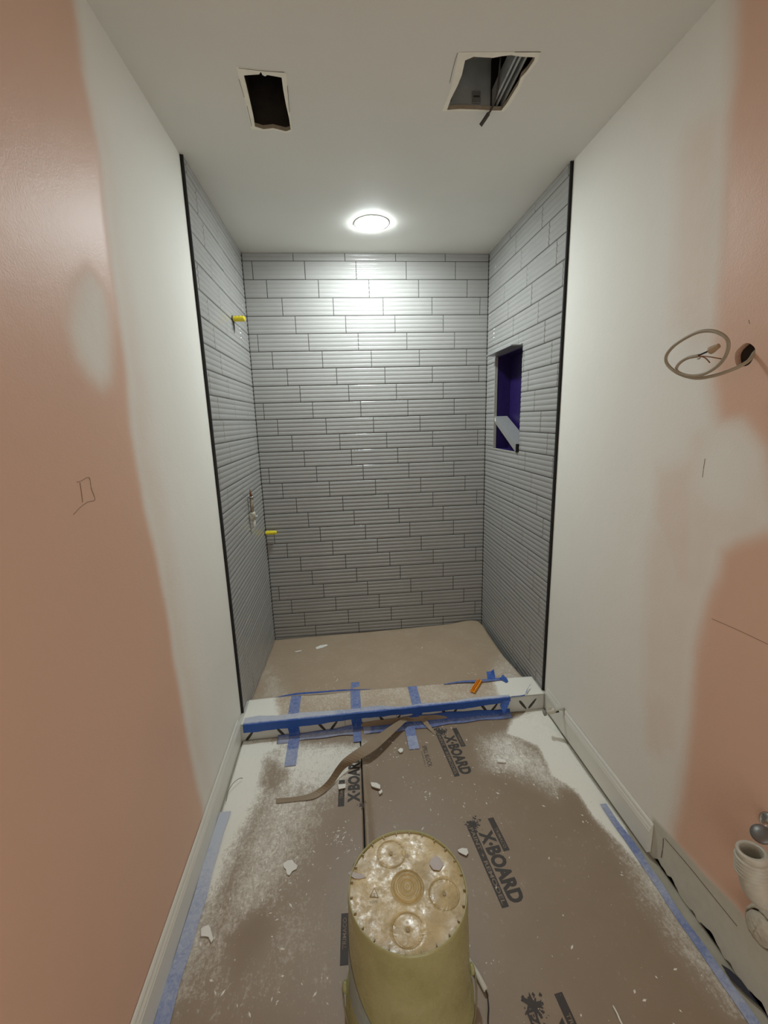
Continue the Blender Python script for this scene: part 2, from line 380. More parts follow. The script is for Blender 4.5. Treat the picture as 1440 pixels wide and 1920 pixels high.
xr = W + DX
Y, Z = wall_grid(-2.62, YR - .002, 0.0, HC, 0.0085)
edge = [(1378, -60), (1374, 60), (1370, 160), (1358, 230), (1355, 300), (1350, 400), (1345, 500), (1338, 560), (1334, 640), (1332, 720), (1345, 800), (1392, 800), (1425, 850), (1440, 930), (1450, 985), (1380, 1008), (1348, 1030), (1340, 1080), (1318, 1130), (1298, 1220), (1291, 1330), (1282, 1420), (1272, 1500), (1258, 1560), (1262, 1585), (1380, 1712), (1440, 1790)]
right = [(-3.0, 3.2)] + yz(edge, xr) + [(-3.0, -.1)]
p = mask(right, Y, Z, .045)
pk = yz([(1275, 300), (1290, 240), (1360, 200), (1352, 320), (1346, 480), (1336, 640), (1300, 640), (1262, 600), (1268, 480)], xr); p = np.maximum(p, .46 * mask(pk, Y, Z, .06))
pk = yz([(1232, 875), (1290, 860), (1300, 820), (1345, 800), (1400, 800), (1440, 900), (1440, 1010), (1350, 1030), (1335, 1090), (1300, 1180), (1290, 1300), (1270, 1420), (1230, 1400), (1205, 1300), (1205, 1180), (1212, 1010), (1228, 980)], xr); p = np.maximum(p, .36 * mask(pk, Y, Z, .05))
pk = yz([(1232, 880), (1300, 860), (1302, 980), (1300, 1110), (1268, 1100), (1240, 1010), (1226, 970)], xr); p = np.maximum(p, .50 * mask(pk, Y, Z, .04))
pk = yz([(1208, 1300), (1250, 1280), (1262, 1360), (1240, 1420), (1212, 1400)], xr); p = np.maximum(p, .42 * mask(pk, Y, Z, .04))
patch = yz([(1310, 850), (1340, 812), (1380, 808), (1408, 850), (1412, 900), (1400, 945), (1375, 960), (1335, 950), (1310, 910)], xr); p = p * (1 - .95 * mask(patch, Y, Z, .05))
bare = mask([(-3.2, -.2)] + yz([(1440, 1782), (1380, 1700), (1320, 1640), (1262, 1572), (1224, 1532)], xr) + [(-1.74, -.2)], Y, Z, .008)
def rjag(y): return np.where(y < -1.76, .010 + .010 * np.clip(np.sin(y * 37) + np.sin(y * 91 + 1) * .7 + np.sin(y * 210) * .35, -.8, 1.4), 0)
hc_ = wp(1396, 666, 0, xr)
wall_right = wall_build('wall_right', xr, Y, Z, {'paint': p, 'bare': bare, 'pencil': np.zeros(Y.shape)}, hole=(float(hc_[1]), float(hc_[2]), .0265), flip=True, jag=rjag)
b = bmesh.new(); abox(b, xr, xr + .02, YN, -2.62, 0, HC); o = bmo('wall_right', b, MW); tag(o, kind='structure'); setattr_f(o.data, 'paint', [1.0] * 8)
b = bmesh.new(); abox(b, xr + .016, xr + .10, -2.7, YR, -.02, HC); bmo('wall_cavity', b, DARK, wall_right)
gl = yz([(1247, 1572), (1290, 1622), (1340, 1684), (1382, 1736)], xr); b = bmesh.new(); tube(b, smoothpath([(xr - .0003, *a) for a in gl], 4), .0011, 5); bmo('scored_line', b, SCORE, wall_right)
gl = yz([(1244, 1572), (1243, 1590), (1240, 1608)], xr); b = bmesh.new(); tube(b, smoothpath([(xr - .0003, *a) for a in gl], 4), .0012, 5); bmo('scored_line', b, SCORE, wall_right)
for q_ in ([(1322, 860), (1319, 878), (1317, 895)], [(1335, 1160), (1385, 1182), (1440, 1208)], [(1404, 600), (1405, 607)]):
    stroke(q_, xr - .0004, wall_right, .0005)
b = bmesh.new(); abox(b, -DX - .02, W + DX + .02, YN - .02, YN, 0, HC); o = bmo('wall_near', b, MW); tag(o, kind='structure')

# ------------------------------------------------------------------ tiles
def tile_piece(V, F, u0, u1, v0, v1):
    """fluted face between u0..u1 along the wall and v0..v1 down the tile (0 = top of the full tile)"""
    h = P - .0028; q = h / 4; vsn = {v0, v1}
    for k in range(4):
        for t in (0, .07, .22, .5, .78, .93, 1.0):
            v = (k + t) * q
            if v0 < v < v1: vsn.add(v)
    vsn = sorted(vsn); e = .0014
    def n(v):
        t = (v / q) % 1.0
        s = math.sin(math.pi * t)
        edge_ = min(v - v0, v1 - v)
        return -.0029 + .0029 * (max(s, 0) ** .8) - (.0008 if edge_ < .0005 else 0)
    us = [(u0, -.0016), (u0 + e, 0), (u1 - e, 0), (u1, -.0016)]
    base = len(V); m = len(vsn)
    for u, dn in (us[0], us[1], us[1], us[2], us[2], us[3]):
        for v in vsn: V.append((u, -v, n(v) + dn))
    for i in (0, 2, 4):
        for j in range(m - 1):
            a = base + i * m + j; F.append((a, a + 1, a + m + 1, a + m))
    c = len(V)                                               # body behind the face
    V += [(u0, -v0, -.0075), (u1, -v0, -.0075), (u1, -v1, -.0075), (u0, -v1, -.0075)]
    F.append([base + j for j in range(m)][::-1] + [c, c + 3])
    F.append([base + 5 * m + j for j in range(m)] + [c + 2, c + 1])
    F.append((base, base + m, base + 3 * m, base + 5 * m, c + 1, c)); F.append((base + m - 1, c + 3, c + 2, base + 6 * m - 1, base + 4 * m - 1, base + 2 * m - 1))
cache = {}
def put_tile(parent, mtx, u0, u1, k, cut=None, zlow=-9):
    """one tile of course k (0 first full course, -1 the sliver under the ceiling)"""
    ztop = min(JZ(k), HC - .001); zbot = JZ(k + 1) + .0028
    v0 = JZ(k) - ztop; v1 = JZ(k) - max(zbot, zlow)
    if v1 - v0 < .008 or u1 - u0 < .006: return
    pcs = [(u0, u1, v0, v1)]
    if cut:
        cu0, cu1, cz0, cz1 = cut; cv0, cv1 = JZ(k) - cz1, JZ(k) - cz0; out = []
        for a, bb, c, d in pcs:
            if bb <= cu0 or a >= cu1 or d <= cv0 or c >= cv1: out.append((a, bb, c, d)); continue
            if a < cu0: out.append((a, cu0, c, d))
            if bb > cu1: out.append((cu1, bb, c, d))
            if c < cv0: out.append((max(a, cu0), min(bb, cu1), c, cv0))
            if d > cv1: out.append((max(a, cu0), min(bb, cu1), cv1, d))
        pcs = [q for q in out if q[1] - q[0] > .006 and q[3] - q[2] > .003]
    if not pcs: return
    key = tuple(round(x - (u0 if i < 2 else 0), 4) for q in pcs for i, x in enumerate(q))
    if key not in cache:
        V, F = [], []
        for a, bb, c, d in pcs: tile_piece(V, F, a - u0, bb - u0, c, d)
        me = bpy.data.meshes.new('tile'); me.from_pydata(V, [], F); me.update(); me.materials.append(MT)
        sm = [len(f.vertices) == 4 and f.normal.z > .15 and abs(f.normal.x) < .05 for f in me.polygons]; me.polygons.foreach_set('use_smooth', sm); cache[key] = me
    o = bpy.data.objects.new('tile', cache[key]); j = rng.normal(0, 1, 3)
    o.matrix_world = mtx @ Matrix.Translation((u0, JZ(k), j[0] * .0002)) @ Matrix.Rotation(j[1] * .0012, 4, 'Y') @ Matrix.Rotation(j[2] * .0012, 4, 'X')
    link(o, parent)
G = .0032
def course(parent, mtx, u_lo, u_hi, joint, k, **kw):
    a = joint
    while a > u_lo: a -= TL
    while a < u_hi:
        s, e = max(a + G / 2, u_lo), min(a + TL - G / 2, u_hi)
        if e - s > .01: put_tile(parent, mtx, s, e, k, **kw)
        a += TL
def M4(x, y, z, org): return Matrix(((x[0], y[0], z[0], org[0]), (x[1], y[1], z[1], org[1]), (x[2], y[2], z[2], org[2]), (0, 0, 0, 1)))
MBACK = M4((1, 0, 0), (0, 0, 1), (0, -1, 0), (0, 0, 0))
b = bmesh.new(); abox(b, -.02, W + .02, .004, .03, -.06, HC); wall_back = bmo('wall_back', b, GROUT); tag(wall_back, kind='structure')
phb = {0: .0515, 1: .130, 2: .213, 3: .284}
for k in range(-1, 24):
    course(wall_back, MBACK, .001, W - .001, phb[k % 4] if k > 0 else {-1: .296, 0: .055}[k], k)
# left wall: u runs along +y, normal +x ; right wall: u runs along -y, normal -x
MLEFT = M4((0, 1, 0), (0, 0, 1), (1, 0, 0), (0, 0, 0)); MRIGHT = M4((0, -1, 0), (0, 0, 1), (-1, 0, 0), (W, 0, 0))
b = bmesh.new(); abox(b, -.03, -.004, YL, .004, -.06, HC); bmo('backer_board', b, GROUT, wall_left)
phl = {0: .092, 1: .145, 2: .214, 3: .0}
for k in range(-1, 24):
    course(wall_left, MLEFT, YL + .004, -.003, phl[k % 4], k, zlow=-.06)
NY0, NY1, NZ0, NZ1 = .157, .556, 1.246, 1.797                  # niche opening (u along -y)
b = bmesh.new()
for a in ((YR, -NY1, -.06, HC), (-NY0, .004, -.06, HC), (-NY1, -NY0, -.06, NZ0), (-NY1, -NY0, NZ1 + .013, HC)): abox(b, W + .004, W + .016, *a)
bmo('backer_board', b, GROUT, wall_right)
phr = {0: .185, 1: .107, 2: .028, 3: .268}
for k in range(-1, 24):
    course(wall_right, MRIGHT, .003, -YR - .004, TL - phr[k % 4], k, cut=(NY0, NY1 + .006, NZ0, NZ1 + .012), zlow=-.06)
# niche box
ND = .10
b = bmesh.new(); xa, xb = W + .016, W + ND
abox(b, xb, xb + .004, -NY1 - .004, -NY0 + .004, NZ0 - .004, NZ1 + .004)
abox(b, xa, xb, -NY0 - .002, -NY0 + .004, NZ0 - .004, NZ1 + .004); abox(b, xa, xb, -NY1 - .004, -NY1 + .002, NZ0 - .004, NZ1 + .004)
abox(b, xa, xb, -NY1, -NY0, NZ0 - .004, NZ0 + .002); abox(b, xa, xb, -NY1, -NY0, NZ1 - .002, NZ1 + .004)
bmo('niche_lining', b, PURPLE, wall_right)
# cut edge of board and mortar round the opening
b = bmesh.new(); abox(b, W - .001, W + .016, -NY0 - .004, -NY0 + .001, NZ0, NZ1); bmo('niche_edge', b, simple('mortar_edge', (.33, .32, .28), .8, 0, .3, 80, .002), wall_right)
b = bmesh.new(); abox(b, W - .001, W + .016, -NY1, -NY0, NZ0 - .002, NZ0 + .003); bmo('niche_edge', b, bpy.data.materials['mortar_edge'], wall_right)
# black metal edge strips
for nm, x0, x1, yy, s in (('trim_1', -.0125, .0016, YL, 1), ('trim_2', W - .0016, W + .0125, YR, -1)):
    b = bmesh.new(); abox(b, x0, x1, yy - .002, yy + .004, CURB_Z - .03 if s > 0 else CURB_Z - .02, HC - .001)
    if s > 0: abox(b, x0 - .001, x1 - .0095, yy - .005, yy - .002, CURB_Z - .03, HC - .001)
    else: abox(b, x0 + .0095, x1 + .001, yy - .005, yy - .002, CURB_Z - .02, HC - .001)
    tag(bmo(nm, b, BLACK), kind='structure')

# ------------------------------------------------------------------ baseboards
def baseboard(name, side, y0, y1, x_, dz=0.0, th=.014):
    prof = [(0, 0), (th, 0), (th, .082), (th - .002, .086), (th - .002, .090), (th - .006, .097), (th - .007, .103), (th - .010, .108), (th - .0125, .110), (0, .110)]
    V = []; F = []; n = len(prof)
    for y in (y0, y1):
        for a, z in prof: V.append((x_ + side * a, y, z + dz))
    for i in range(n): j = (i + 1) % n; F.append((i, j, n + j, n + i))
    F.append(tuple(range(n))[::-1]); F.append(tuple(range(n, 2 * n)))
    if side < 0: F = [f[::-1] for f in F]
    return tag(mesh(name, V, F, TRIMW), kind='structure')
baseboard('baseboard_left', 1, -3.6, -1.036, -DX + .0015, .002)
baseboard('baseboard_right', -1, -1.757, -1.163, W + DX - .0015, .014)
baseboard('baseboard_right', -1, -1.158, -1.004, W + DX - .0015, .008, .010)

# ------------------------------------------------------------------ curb
curb = empty('shower_curb', (W / 2, (CURB_Y0 + CURB_Y1) / 2, -.003)); tag(curb, kind='structure')
def loc_child(o, par): o.matrix_parent_inverse = Matrix.Translation(par.location).inverted(); return o
b = bmesh.new(); abox(b, -.009, W + .009, CURB_Y0 + .006, CURB_Y1, -.06, CURB_Z - .003); loc_child(bmo('curb_core', b, simple('curb_mortar', (.5, .49, .44), .8), curb), curb)
tw = .2475
for i in range(6):
    x0 = max(-.009, -.009 + i * tw); x1 = min(W + .009, x0 + tw - .0015)
    if x1 - x0 < .03: continue
    b = bmesh.new(); abox(b, x0, x1, CURB_Y0, CURB_Y0 + .0058, -.002, CURB_Z - .004); loc_child(bmo('tile', b, TILEW, curb, bevel=.0008), curb)
    b = bmesh.new(); abox(b, x0, x1, CURB_Y0, CURB_Y1, CURB_Z - .0029, CURB_Z); loc_child(bmo('cap_tile', b, TILEW, curb, bevel=.0008), curb)
for (px, py, ang) in ((470.8, 1370.8, 1), (530, 1366, -1), (605, 1357, -1), (626.6, 1353.5, 1), (743, 1345, 1), (719, 1347, -1), (851.5, 1331.5, 1), (832.5, 1333, -1), (907.5, 1327, -1), (926, 1325, 1), (980, 1321, -1), (998, 1318.5, 1)):
    c = wp(px, py, 1, CURB_Y0 - .0003); a = math.radians(53 * ang); L, wd = .033, .0065; V = []
    for s in range(16):
        t = 2 * math.pi * s / 16; e1 = L * math.cos(t); e2 = wd * (abs(math.sin(t)) ** .8) * (1 if math.sin(t) > 0 else -1) * (1 - .25 * math.cos(t))
        V.append((c[0] + e1 * math.cos(a) - e2 * math.sin(a), CURB_Y0 - .0004, min(max(c[2] + e1 * math.sin(a) + e2 * math.cos(a), .003), CURB_Z - .006)))
    o = mesh('leaf_motif', V, [tuple(range(16))], PETAL, curb); loc_child(o, curb)

# ------------------------------------------------------------------ floor boards (paper board laid over the floor)
def board_grid(x0, x1, y0, y1, step, zf, dustf, name, shape=None):
    nx = int((x1 - x0) / step) + 1; ny = int((y1 - y0) / step) + 1
    X, Yg = np.meshgrid(np.linspace(x0, x1, nx), np.linspace(y0, y1, ny))
    if shape is not None: X, Yg = shape(X, Yg)
    Zt = zf(X, Yg); n = X.size
    V = np.concatenate([np.stack([X.ravel(), Yg.ravel(), Zt.ravel()], 1), np.stack([X.ravel(), Yg.ravel(), Zt.ravel() - .0012], 1)])
    F = []
    for j in range(ny - 1):
        for i in range(nx - 1):
            a = j * nx + i; F.append((a, a + 1, a + nx + 1, a + nx))
    per = [i for i in range(nx)] + [j * nx + nx - 1 for j in range(1, ny)] + [(ny - 1) * nx + i for i in range(nx - 2, -1, -1)] + [j * nx for j in range(ny - 2, 0, -1)]
    for k in range(len(per)): a, c = per[k], per[(k + 1) % len(per)]; F.append((a, n + a, n + c, c))
    o = mesh(name, V, F, MB, smooth=True); d = dustf(X, Yg).ravel(); setattr_f(o.data, 'dust', np.concatenate([d, d])); return o
def wob(X, Yg): return .0009 * (np.sin(X * 9 + Yg * 5) + np.sin(X * 4 - Yg * 7 + 1))
FP = lambda pts: [fl(*p) for p in pts]
def dust_floor(X, Yg):
    d = np.full(X.shape, .06)
    def add(pts, v, f):
        nonlocal d; d = np.maximum(d, v * mask(FP(pts), X, Yg, f))
    add([(400, 1370), (560, 1388), (640, 1392), (560, 1420), (520, 1440), (512, 1480), (485, 1520), (455, 1570), (430, 1640), (420, 1700), (400, 1780), (300, 1900), (200, 1900)], .66, .14)
    add([(400, 1370), (545, 1386), (505, 1405), (500, 1450), (492, 1490), (462, 1545), (430, 1610), (400, 1690), (340, 1720)], 1.15, .11)
    add([(520, 1385), (700, 1388), (680, 1420), (650, 1480), (600, 1520), (585, 1560), (560, 1640), (500, 1700), (440, 1760), (400, 1800), (430, 1640), (480, 1500)], .58, .14)
    add([(400, 1700), (560, 1660), (640, 1700), (650, 1920), (300, 1920)], .26, .12)
    add([(520, 1385), (690, 1388), (670, 1450), (600, 1490), (540, 1470), (510, 1430)], .74, .06)
    add([(960, 1350), (1020, 1325), (1080, 1400), (1140, 1470), (1240, 1600), (1262, 1670), (1215, 1640), (1160, 1580), (1110, 1530), (1075, 1480), (1035, 1455), (1010, 1400), (975, 1385), (950, 1375)], 1.15, .03)
    add([(900, 1385), (960, 1370), (1020, 1420), (1070, 1480), (1040, 1490), (960, 1450), (905, 1440)], .60, .08)
    add([(1150, 1570), (1270, 1660), (1460, 1900), (1500, 1960), (1360, 1900), (1270, 1790), (1205, 1690)], .50, .07)
    add([(1180, 1580), (1270, 1670), (1330, 1740), (1260, 1720), (1210, 1660)], .75, .05)
    cl = FP([(1050, 1478), (1085, 1490), (1105, 1530), (1100, 1568), (1060, 1530)]); d = d * (1 - .9 * mask(cl, X, Yg, .02))
    cl = FP([(500, 1420), (485, 1470), (520, 1480), (548, 1440)]); d = d * (1 - .45 * mask(cl, X, Yg, .03))
    cl = FP([(425, 1760), (500, 1700), (520, 1740), (440, 1850)]); d = d * (1 - .8 * mask(cl, X, Yg, .03))
    return d
SEAM = lambda y: .560 + .010 * (y + 1.1) - .012 * np.clip(-(y + 1.5), 0, 1)
def shl(X, Yg):
    s = (X - .012) / (.565 - .012); return .012 + s * (SEAM(Yg) - .0095 - .012), Yg
def shr(X, Yg):
    s = (X - .565) / (1.452 - .565); e_ = SEAM(Yg) - .0035; return e_ + s * (1.452 + .024 * np.clip((Yg + 1.75) / .1, 0, 1) + .004 * np.sin(Yg * 6) - e_), Yg
b = bmesh.new(); abox(b, .535, .575, -3.2, -1.06, -.0029, -.0022); bmo('seam_shade_strip', b, simple('seam_shade_dark', (.02, .017, .014), .95), floor)  # near-black strip paints the shade in the gap between the boards
bl = board_grid(.012, .565, -3.2, -1.010, .007, lambda X, Y_: .0015 + wob(X, Y_) + .0015, dust_floor, 'floor_protection_board', shl)
tag(bl, 'dusty brown paper board left of the floor seam, beside the left baseboard', 'floor board')
br = board_grid(.565, 1.452, -3.2, -1.010, .007, lambda X, Y_: .0015 + wob(X, Y_) + .0015 + .0085 * np.exp(-((X - .556) / .02) ** 2), dust_floor, 'floor_protection_board', shr)
tag(br, 'larger brown paper board right of the floor seam, with dark printed blocks', 'floor board')
# paper in the shower pan and over the curb
def pan_z(X, Y_):
    t = np.clip(-Y_ / .86, 0, 1); s = X / W
    z = (-.042 + .030 * s) * (1 - t) + (.040 + .016 * s) * t
    return z + .020 * np.exp(-((X - 1.40) / .12) ** 2 - ((Y_ + .02) / .14) ** 2) + .0015 * np.sin(X * 7 + Y_ * 4)
def pan_sh(X, Y_):
    c = np.clip((X - 1.33) / .15, 0, 1) * np.clip((Y_ + .14) / .14, 0, 1)
    return X - .010 - .055 * np.clip((X - 1.2) / .28, 0, 1) * (np.abs(np.clip((Y_ + .72) / .72, 0, 1) - .5) < 9) * np.clip(1 - np.abs(Y_ + .55) / .6, 0, 1) * .55 - .03 * c ** 2, Y_ - .02 * c ** 2
def dust_pan(X, Y_):
    d = np.full(X.shape, .13); d = np.maximum(d, .42 * mask([(0, -.9), (.25, -.9), (.10, -.5), (0, -.3)], X, Y_, .15)); return np.maximum(d, .45 * mask([(1.2, -.9), (1.5, -.9), (1.5, -.45), (1.36, -.6)], X, Y_, .12))
pan = board_grid(.006, W - .004, -.855, -.010, .012, pan_z, dust_pan, 'pan_protection_board', pan_sh)
pan.data.materials[0] = MB2; tag(pan, 'brown paper board covering the shower pan, its far right corner lifted', 'floor board')
def dust_curb(X, Y_):
    d = np.full(X.shape, .34); d = np.maximum(d, 1.1 * mask([(-.1, -1.1), (.20, -1.1), (.17, -.95), (.12, -.8), (-.1, -.8)], X, Y_, .06)); return np.maximum(d, 1.2 * mask([(1.24, -1.1), (1.6, -1.1), (1.6, -.8), (1.27, -.8)], X, Y_, .05))
cb = board_grid(.006, W - .004, CURB_Y0 + .001, -.858, .008, lambda X, Y_: CURB_Z + .0022 + .0012 * np.sin(X * 11) + .003 * np.exp(-((Y_ + .858) / .02) ** 2) * np.sin(X * 8) ** 2, dust_curb, 'curb_cover_strip')
cb.data.materials[0] = MB2; tag(cb, 'long brown paper board strip lying on top of the shower curb', 'floor board')

# ------------------------------------------------------------------ print on the boards
def text_mesh(name, s, mat, parent, org, R, U, w_, h_, z, bold=.02, th=.0001):
    cu = bpy.data.curves.new(name, 'FONT'); cu.body = s; cu.size = 1; cu.offset = bold; cu.resolution_u = 3; cu.space_character = 1.02
    t = bpy.data.objects.new(name, cu); C.objects.link(t); dg = bpy.context.evaluated_depsgraph_get(); me = bpy.data.meshes.new_from_object(t.evaluated_get(dg))
    C.objects.unlink(t); bpy.data.objects.remove(t)
    co = np.zeros(len(me.vertices) * 3); me.vertices.foreach_get('co', co); co = co.reshape(-1, 3); mn, mx = co.min(0), co.max(0)
    a = (co[:, 0] - mn[0]) / (mx[0] - mn[0]) * w_; bq = (co[:, 1] - mn[1]) / (mx[1] - mn[1]) * h_
    out = np.zeros_like(co); out[:, 0] = org[0] + R[0] * a + U[0] * bq; out[:, 1] = org[1] + R[1] * a + U[1] * bq; out[:, 2] = z(out[:, 0], out[:, 1])
    me.vertices.foreach_set('co', out.ravel()); me.update(); me.materials.clear(); me.materials.append(mat)
    if me.polygons and me.polygons[0].normal.z < 0: me.flip_normals()
    return link(bpy.data.objects.new(name, me), parent)
ZB = lambda off: (lambda x, y: .0030 + wob(np.asarray(x), np.asarray(y)) + .0085 * np.exp(-((np.asarray(x) - .556) / .02) ** 2) * (np.asarray(x) > .556) + off)
def bar(org, R, U, s0, s1, t0, t1, parent, name='printed_bar'):
    V = []; F = []; n = 14
    for i in range(n + 1):
        for t in (t0, t1):
            s = s0 + (s1 - s0) * i / n; x = org[0] + R[0] * s + U[0] * t; y = org[1] + R[1] * s + U[1] * t; V.append((x, y, float(ZB(.0004)(x, y))))
    for i in range(n): F.append((2 * i, 2 * i + 2, 2 * i + 3, 2 * i + 1))
    o = mesh(name, V, F, INK, parent)
    if o.data.polygons[0].normal.z < 0: o.data.flip_normals()
def splat(cx, cyy, r, parent, seed):
    rg = np.random.default_rng(seed); V = []; F = []
    def blob(x, y, rr, n, jag):
        b0 = len(V); V.append((x, y, float(ZB(.0004)(x, y))))
        for i in range(n):
            a = 2 * math.pi * i / n; q = rr * (1 + jag * rg.uniform(-1, 1)); V.append((x + q * math.cos(a), y + q * math.sin(a), float(ZB(.0004)(x, y))))
        for i in range(n): F.append((b0, b0 + 1 + i, b0 + 1 + (i + 1) % n))
    blob(cx, cyy, r * .62, 34, .5)
    for _ in range(26):
        a = rg.uniform(0, 6.28); q = r * rg.uniform(.55, 1.15); blob(cx + q * math.cos(a), cyy + q * math.sin(a), r * rg.uniform(.03, .16), 8, .4)
    mesh('ink_splatter', V, F, INK, parent)
def at(org, R, U, s, t): return (org[0] + R[0] * s + U[0] * t, org[1] + R[1] * s + U[1] * t)
def block(org, ang, k, parent, seed, full=True):
    R = (math.sin(ang), -math.cos(ang)); U = (math.cos(ang), math.sin(ang))
    bar(org, R, U, 0, .270 * k, 0, .023, parent); bar(org, R, U, -.014, .112 * k, .086, .108, parent)
    text_mesh('lettering', 'X\u00b7BOARD', INK, parent, at(org, R, U, .028, .029), R, U, .238 * k, .052, ZB(.0004), .05)
    text_mesh('lettering', 'PAINT + REMODEL', BROWNINK, parent, at(org, R, U, .006, .005), R, U, .256 * k, .0135, ZB(.0008), .012)
    text_mesh('lettering', 'TRIMACO', BROWNINK, parent, at(org, R, U, .026, .0915), R, U, .076 * k, .011, ZB(.0008), .01)
    c = at(org, R, U, -.004, .026); splat(c[0], c[1], .030, parent, seed)
block((.917, -1.588), .11, 1.0, br, 3); block((.905, -1.108), .09, .96, br, 4); block((.922, -2.085), .10, 1.0, br, 5)
R, U = (.03, 1), (-1, .03)
o_ = (.565, -1.437)
bar(o_, R, U, -.014, .112, .088, .112, bl); text_mesh('lettering', 'X\u00b7BOARD', INK, bl, at(o_, R, U, .0, .026), R, U, .235, .050, ZB(.0004), .05)
text_mesh('lettering', 'TRIMACO', BROWNINK, bl, at(o_, R, U, .022, .0945), R, U, .078, .011, ZB(.0008), .01); splat(.545, -1.452, .016, bl, 8)
o_ = (.574, -1.932); bar(o_, R, U, -.014, .112, .088, .111, bl); text_mesh('lettering', 'TRIMACO', BROWNINK, bl, at(o_, R, U, .022, .0945), R, U, .078, .011, ZB(.0008), .01)
text_mesh('lettering', 'X\u00b7BOARD', INK, bl, at(o_, R, U, .028, .029), R, U, .238, .050, ZB(.0004), .018)
R, U = (.03, -1), (1, .03)
text_mesh('lettering', 'SPILL BLOCK', INK, br, (.828, -1.180), R, U, .122, .019, ZB(.0004), .008); text_mesh('lettering', 'STOPS SPILLS', INK, br, (.817, -1.215), R, U, .085, .005, ZB(.0004), .0)

# ------------------------------------------------------------------ lamp, ceiling cavities
lamp = empty('recessed_lamp', (.735, -.405, HC)); tag(lamp, 'round white recessed lamp glowing in the shower ceiling', 'ceiling lamp')
b = bmesh.new(); lathe(b, [(.092, -.0001), (.090, -.0015), (.086, -.0028), (.0800, -.0030), (.078, -.002), (.078, -.0001)], n=40, cap0=False, cap1=False); bmo('trim_ring', b, simple('lamp_trim_white', (.8, .8, .76), .4), lamp, True)
b = bmesh.new(); lathe(b, [(.079, -.0032), (.0782, -.0058), (.068, -.0085), (.04, -.0102), (.001, -.0106)], n=40); bmo('diffuser', b, lamp_mat(), lamp, True)
# added fill area light behind the camera, brightens the near walls and floor
rl = bpy.data.lights.new('fill_light', 'AREA'); rl.shape = 'RECTANGLE'; rl.size = 1.3; rl.size_y = 1.3; rl.energy = FILL_POWER; rl.color = (.98, 1, .95)
ro = bpy.data.objects.new('fill_light', rl); ro.location = (.74, YN + .03, .85); ro.rotation_euler = (math.radians(90), 0, 0); link(ro)

# left opening: wooden cavity ; right opening: fan housing
def cavity(poly, hgt, mat, name, infl=.006):
    xs = [q[0] for q in poly]; ys = [q[1] for q in poly]; x0, x1, y0, y1 = min(xs) - infl, max(xs) + infl, min(ys) - infl, max(ys) + infl; z0, z1 = HC + .0135, HC + hgt
    V = [(x0, y0, z0), (x1, y0, z0), (x1, y1, z0), (x0, y1, z0), (x0, y0, z1), (x1, y0, z1), (x1, y1, z1), (x0, y1, z1)]
    mesh(name, V, [(4, 5, 6, 7), (0, 1, 5, 4), (1, 2, 6, 5), (2, 3, 7, 6), (3, 0, 4, 7)], mat, ceiling); return x0, x1, y0, y1
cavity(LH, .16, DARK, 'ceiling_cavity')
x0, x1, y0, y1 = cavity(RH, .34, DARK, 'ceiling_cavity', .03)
fan = empty('fan_housing', ((x0 + x1) / 2, (y0 + y1) / 2, HC + .014)); tag(fan, 'open galvanised fan housing inside the right torn ceiling hole', 'fan housing')
def fb(name, mat, *boxes, bev=0):
    b = bmesh.new()
    for q in boxes: abox(b, *q)
    return loc_child(bmo(name, b, mat, fan, bevel=bev), fan)
fx0, fx1, fy0, fy1, fz = .895, 1.070, -1.44, -1.222, HC + .014
fb('housing_shell', GALV, (fx0, fx1, fy1, fy1 + .0015, fz, fz + .13), (fx0 - .0015, fx0, fy0, fy1, fz, fz + .13), (fx0, fx1, fy0, fy1, fz + .13, fz + .1315))
fb('mounting_bracket', simple('fan_bracket_steel', (.35, .36, .35), .4, .6), (fx0 + .018, fx0 + .046, fy1 - .006, fy1, fz + .008, fz + .042), bev=.001)
fb('mounting_bracket', bpy.data.materials['fan_bracket_steel'], (fx1 - .062, fx1 - .034, fy1 - .006, fy1, fz + .008, fz + .042), bev=.001)
fb('slot', DARK, (fx0 + .022, fx0 + .042, fy1 - .0075, fy1 - .006, fz + .024, fz + .028)); fb('slot', DARK, (fx1 - .058, fx1 - .038, fy1 - .0075, fy1 - .006, fz + .024, fz + .028))
fb('terminal_cover', simple('terminal_cover_steel', (.40, .42, .42), .45, .4), (fx0 + .008, fx0 + .042, fy1 - .020, fy1 - .001, fz + .086, fz + .118), bev=.002)
b = bmesh.new(); lathe(b, [(.030, 0), (.030, .05), (.026, .05), (.026, 0)], (fx0 + .045, fy0 + .09, fz + .128), (0, 0, -1), 24); loc_child(bmo('duct_collar', b, DARK, fan, True), fan)
b = bmesh.new(); lathe(b, [(.014, 0), (.021, .008), (.024, .03), (.018, .045), (.010, .05)], (fx0 + .085, fy0 + .13, fz + .13), (.1, .2, -1), 14); lathe(b, [(.02, 0), (.026, .02), (.022, .05)], (fx0 + .125, fy0 + .10, fz + .13), (.2, .1, -1), 10)
loc_child(bmo('motor_lump', b, simple('brown_dusty_plastic', (.26, .20, .15), .7), fan, True), fan)
for dx in (0, .013, .03):
    b = bmesh.new(); abox(b, fx1 + .004 + dx, fx1 + .010 + dx, fy0 - .01, fy1, fz + .004, fz + .05 + dx); loc_child(bmo('side_rail', b, GALV, fan), fan)
b = bmesh.new(); tube(b, smoothpath([(fx1 - .01, fy0 + .10, fz + .06), (fx1, fy0 + .15, fz + .012), (fx1 + .0, fy1 - .03, fz - .012), (fx1 - .012, fy1 - .004, HC - .012), (fx1 - .028, fy1 + .012, HC - .030)], 5), [.003] * 14 + [.006] * 7, 8)
o = bmo('hanging_cable_end', b, simple('dark_cable', (.05, .045, .04), .5), fan, True); loc_child(o, fan)

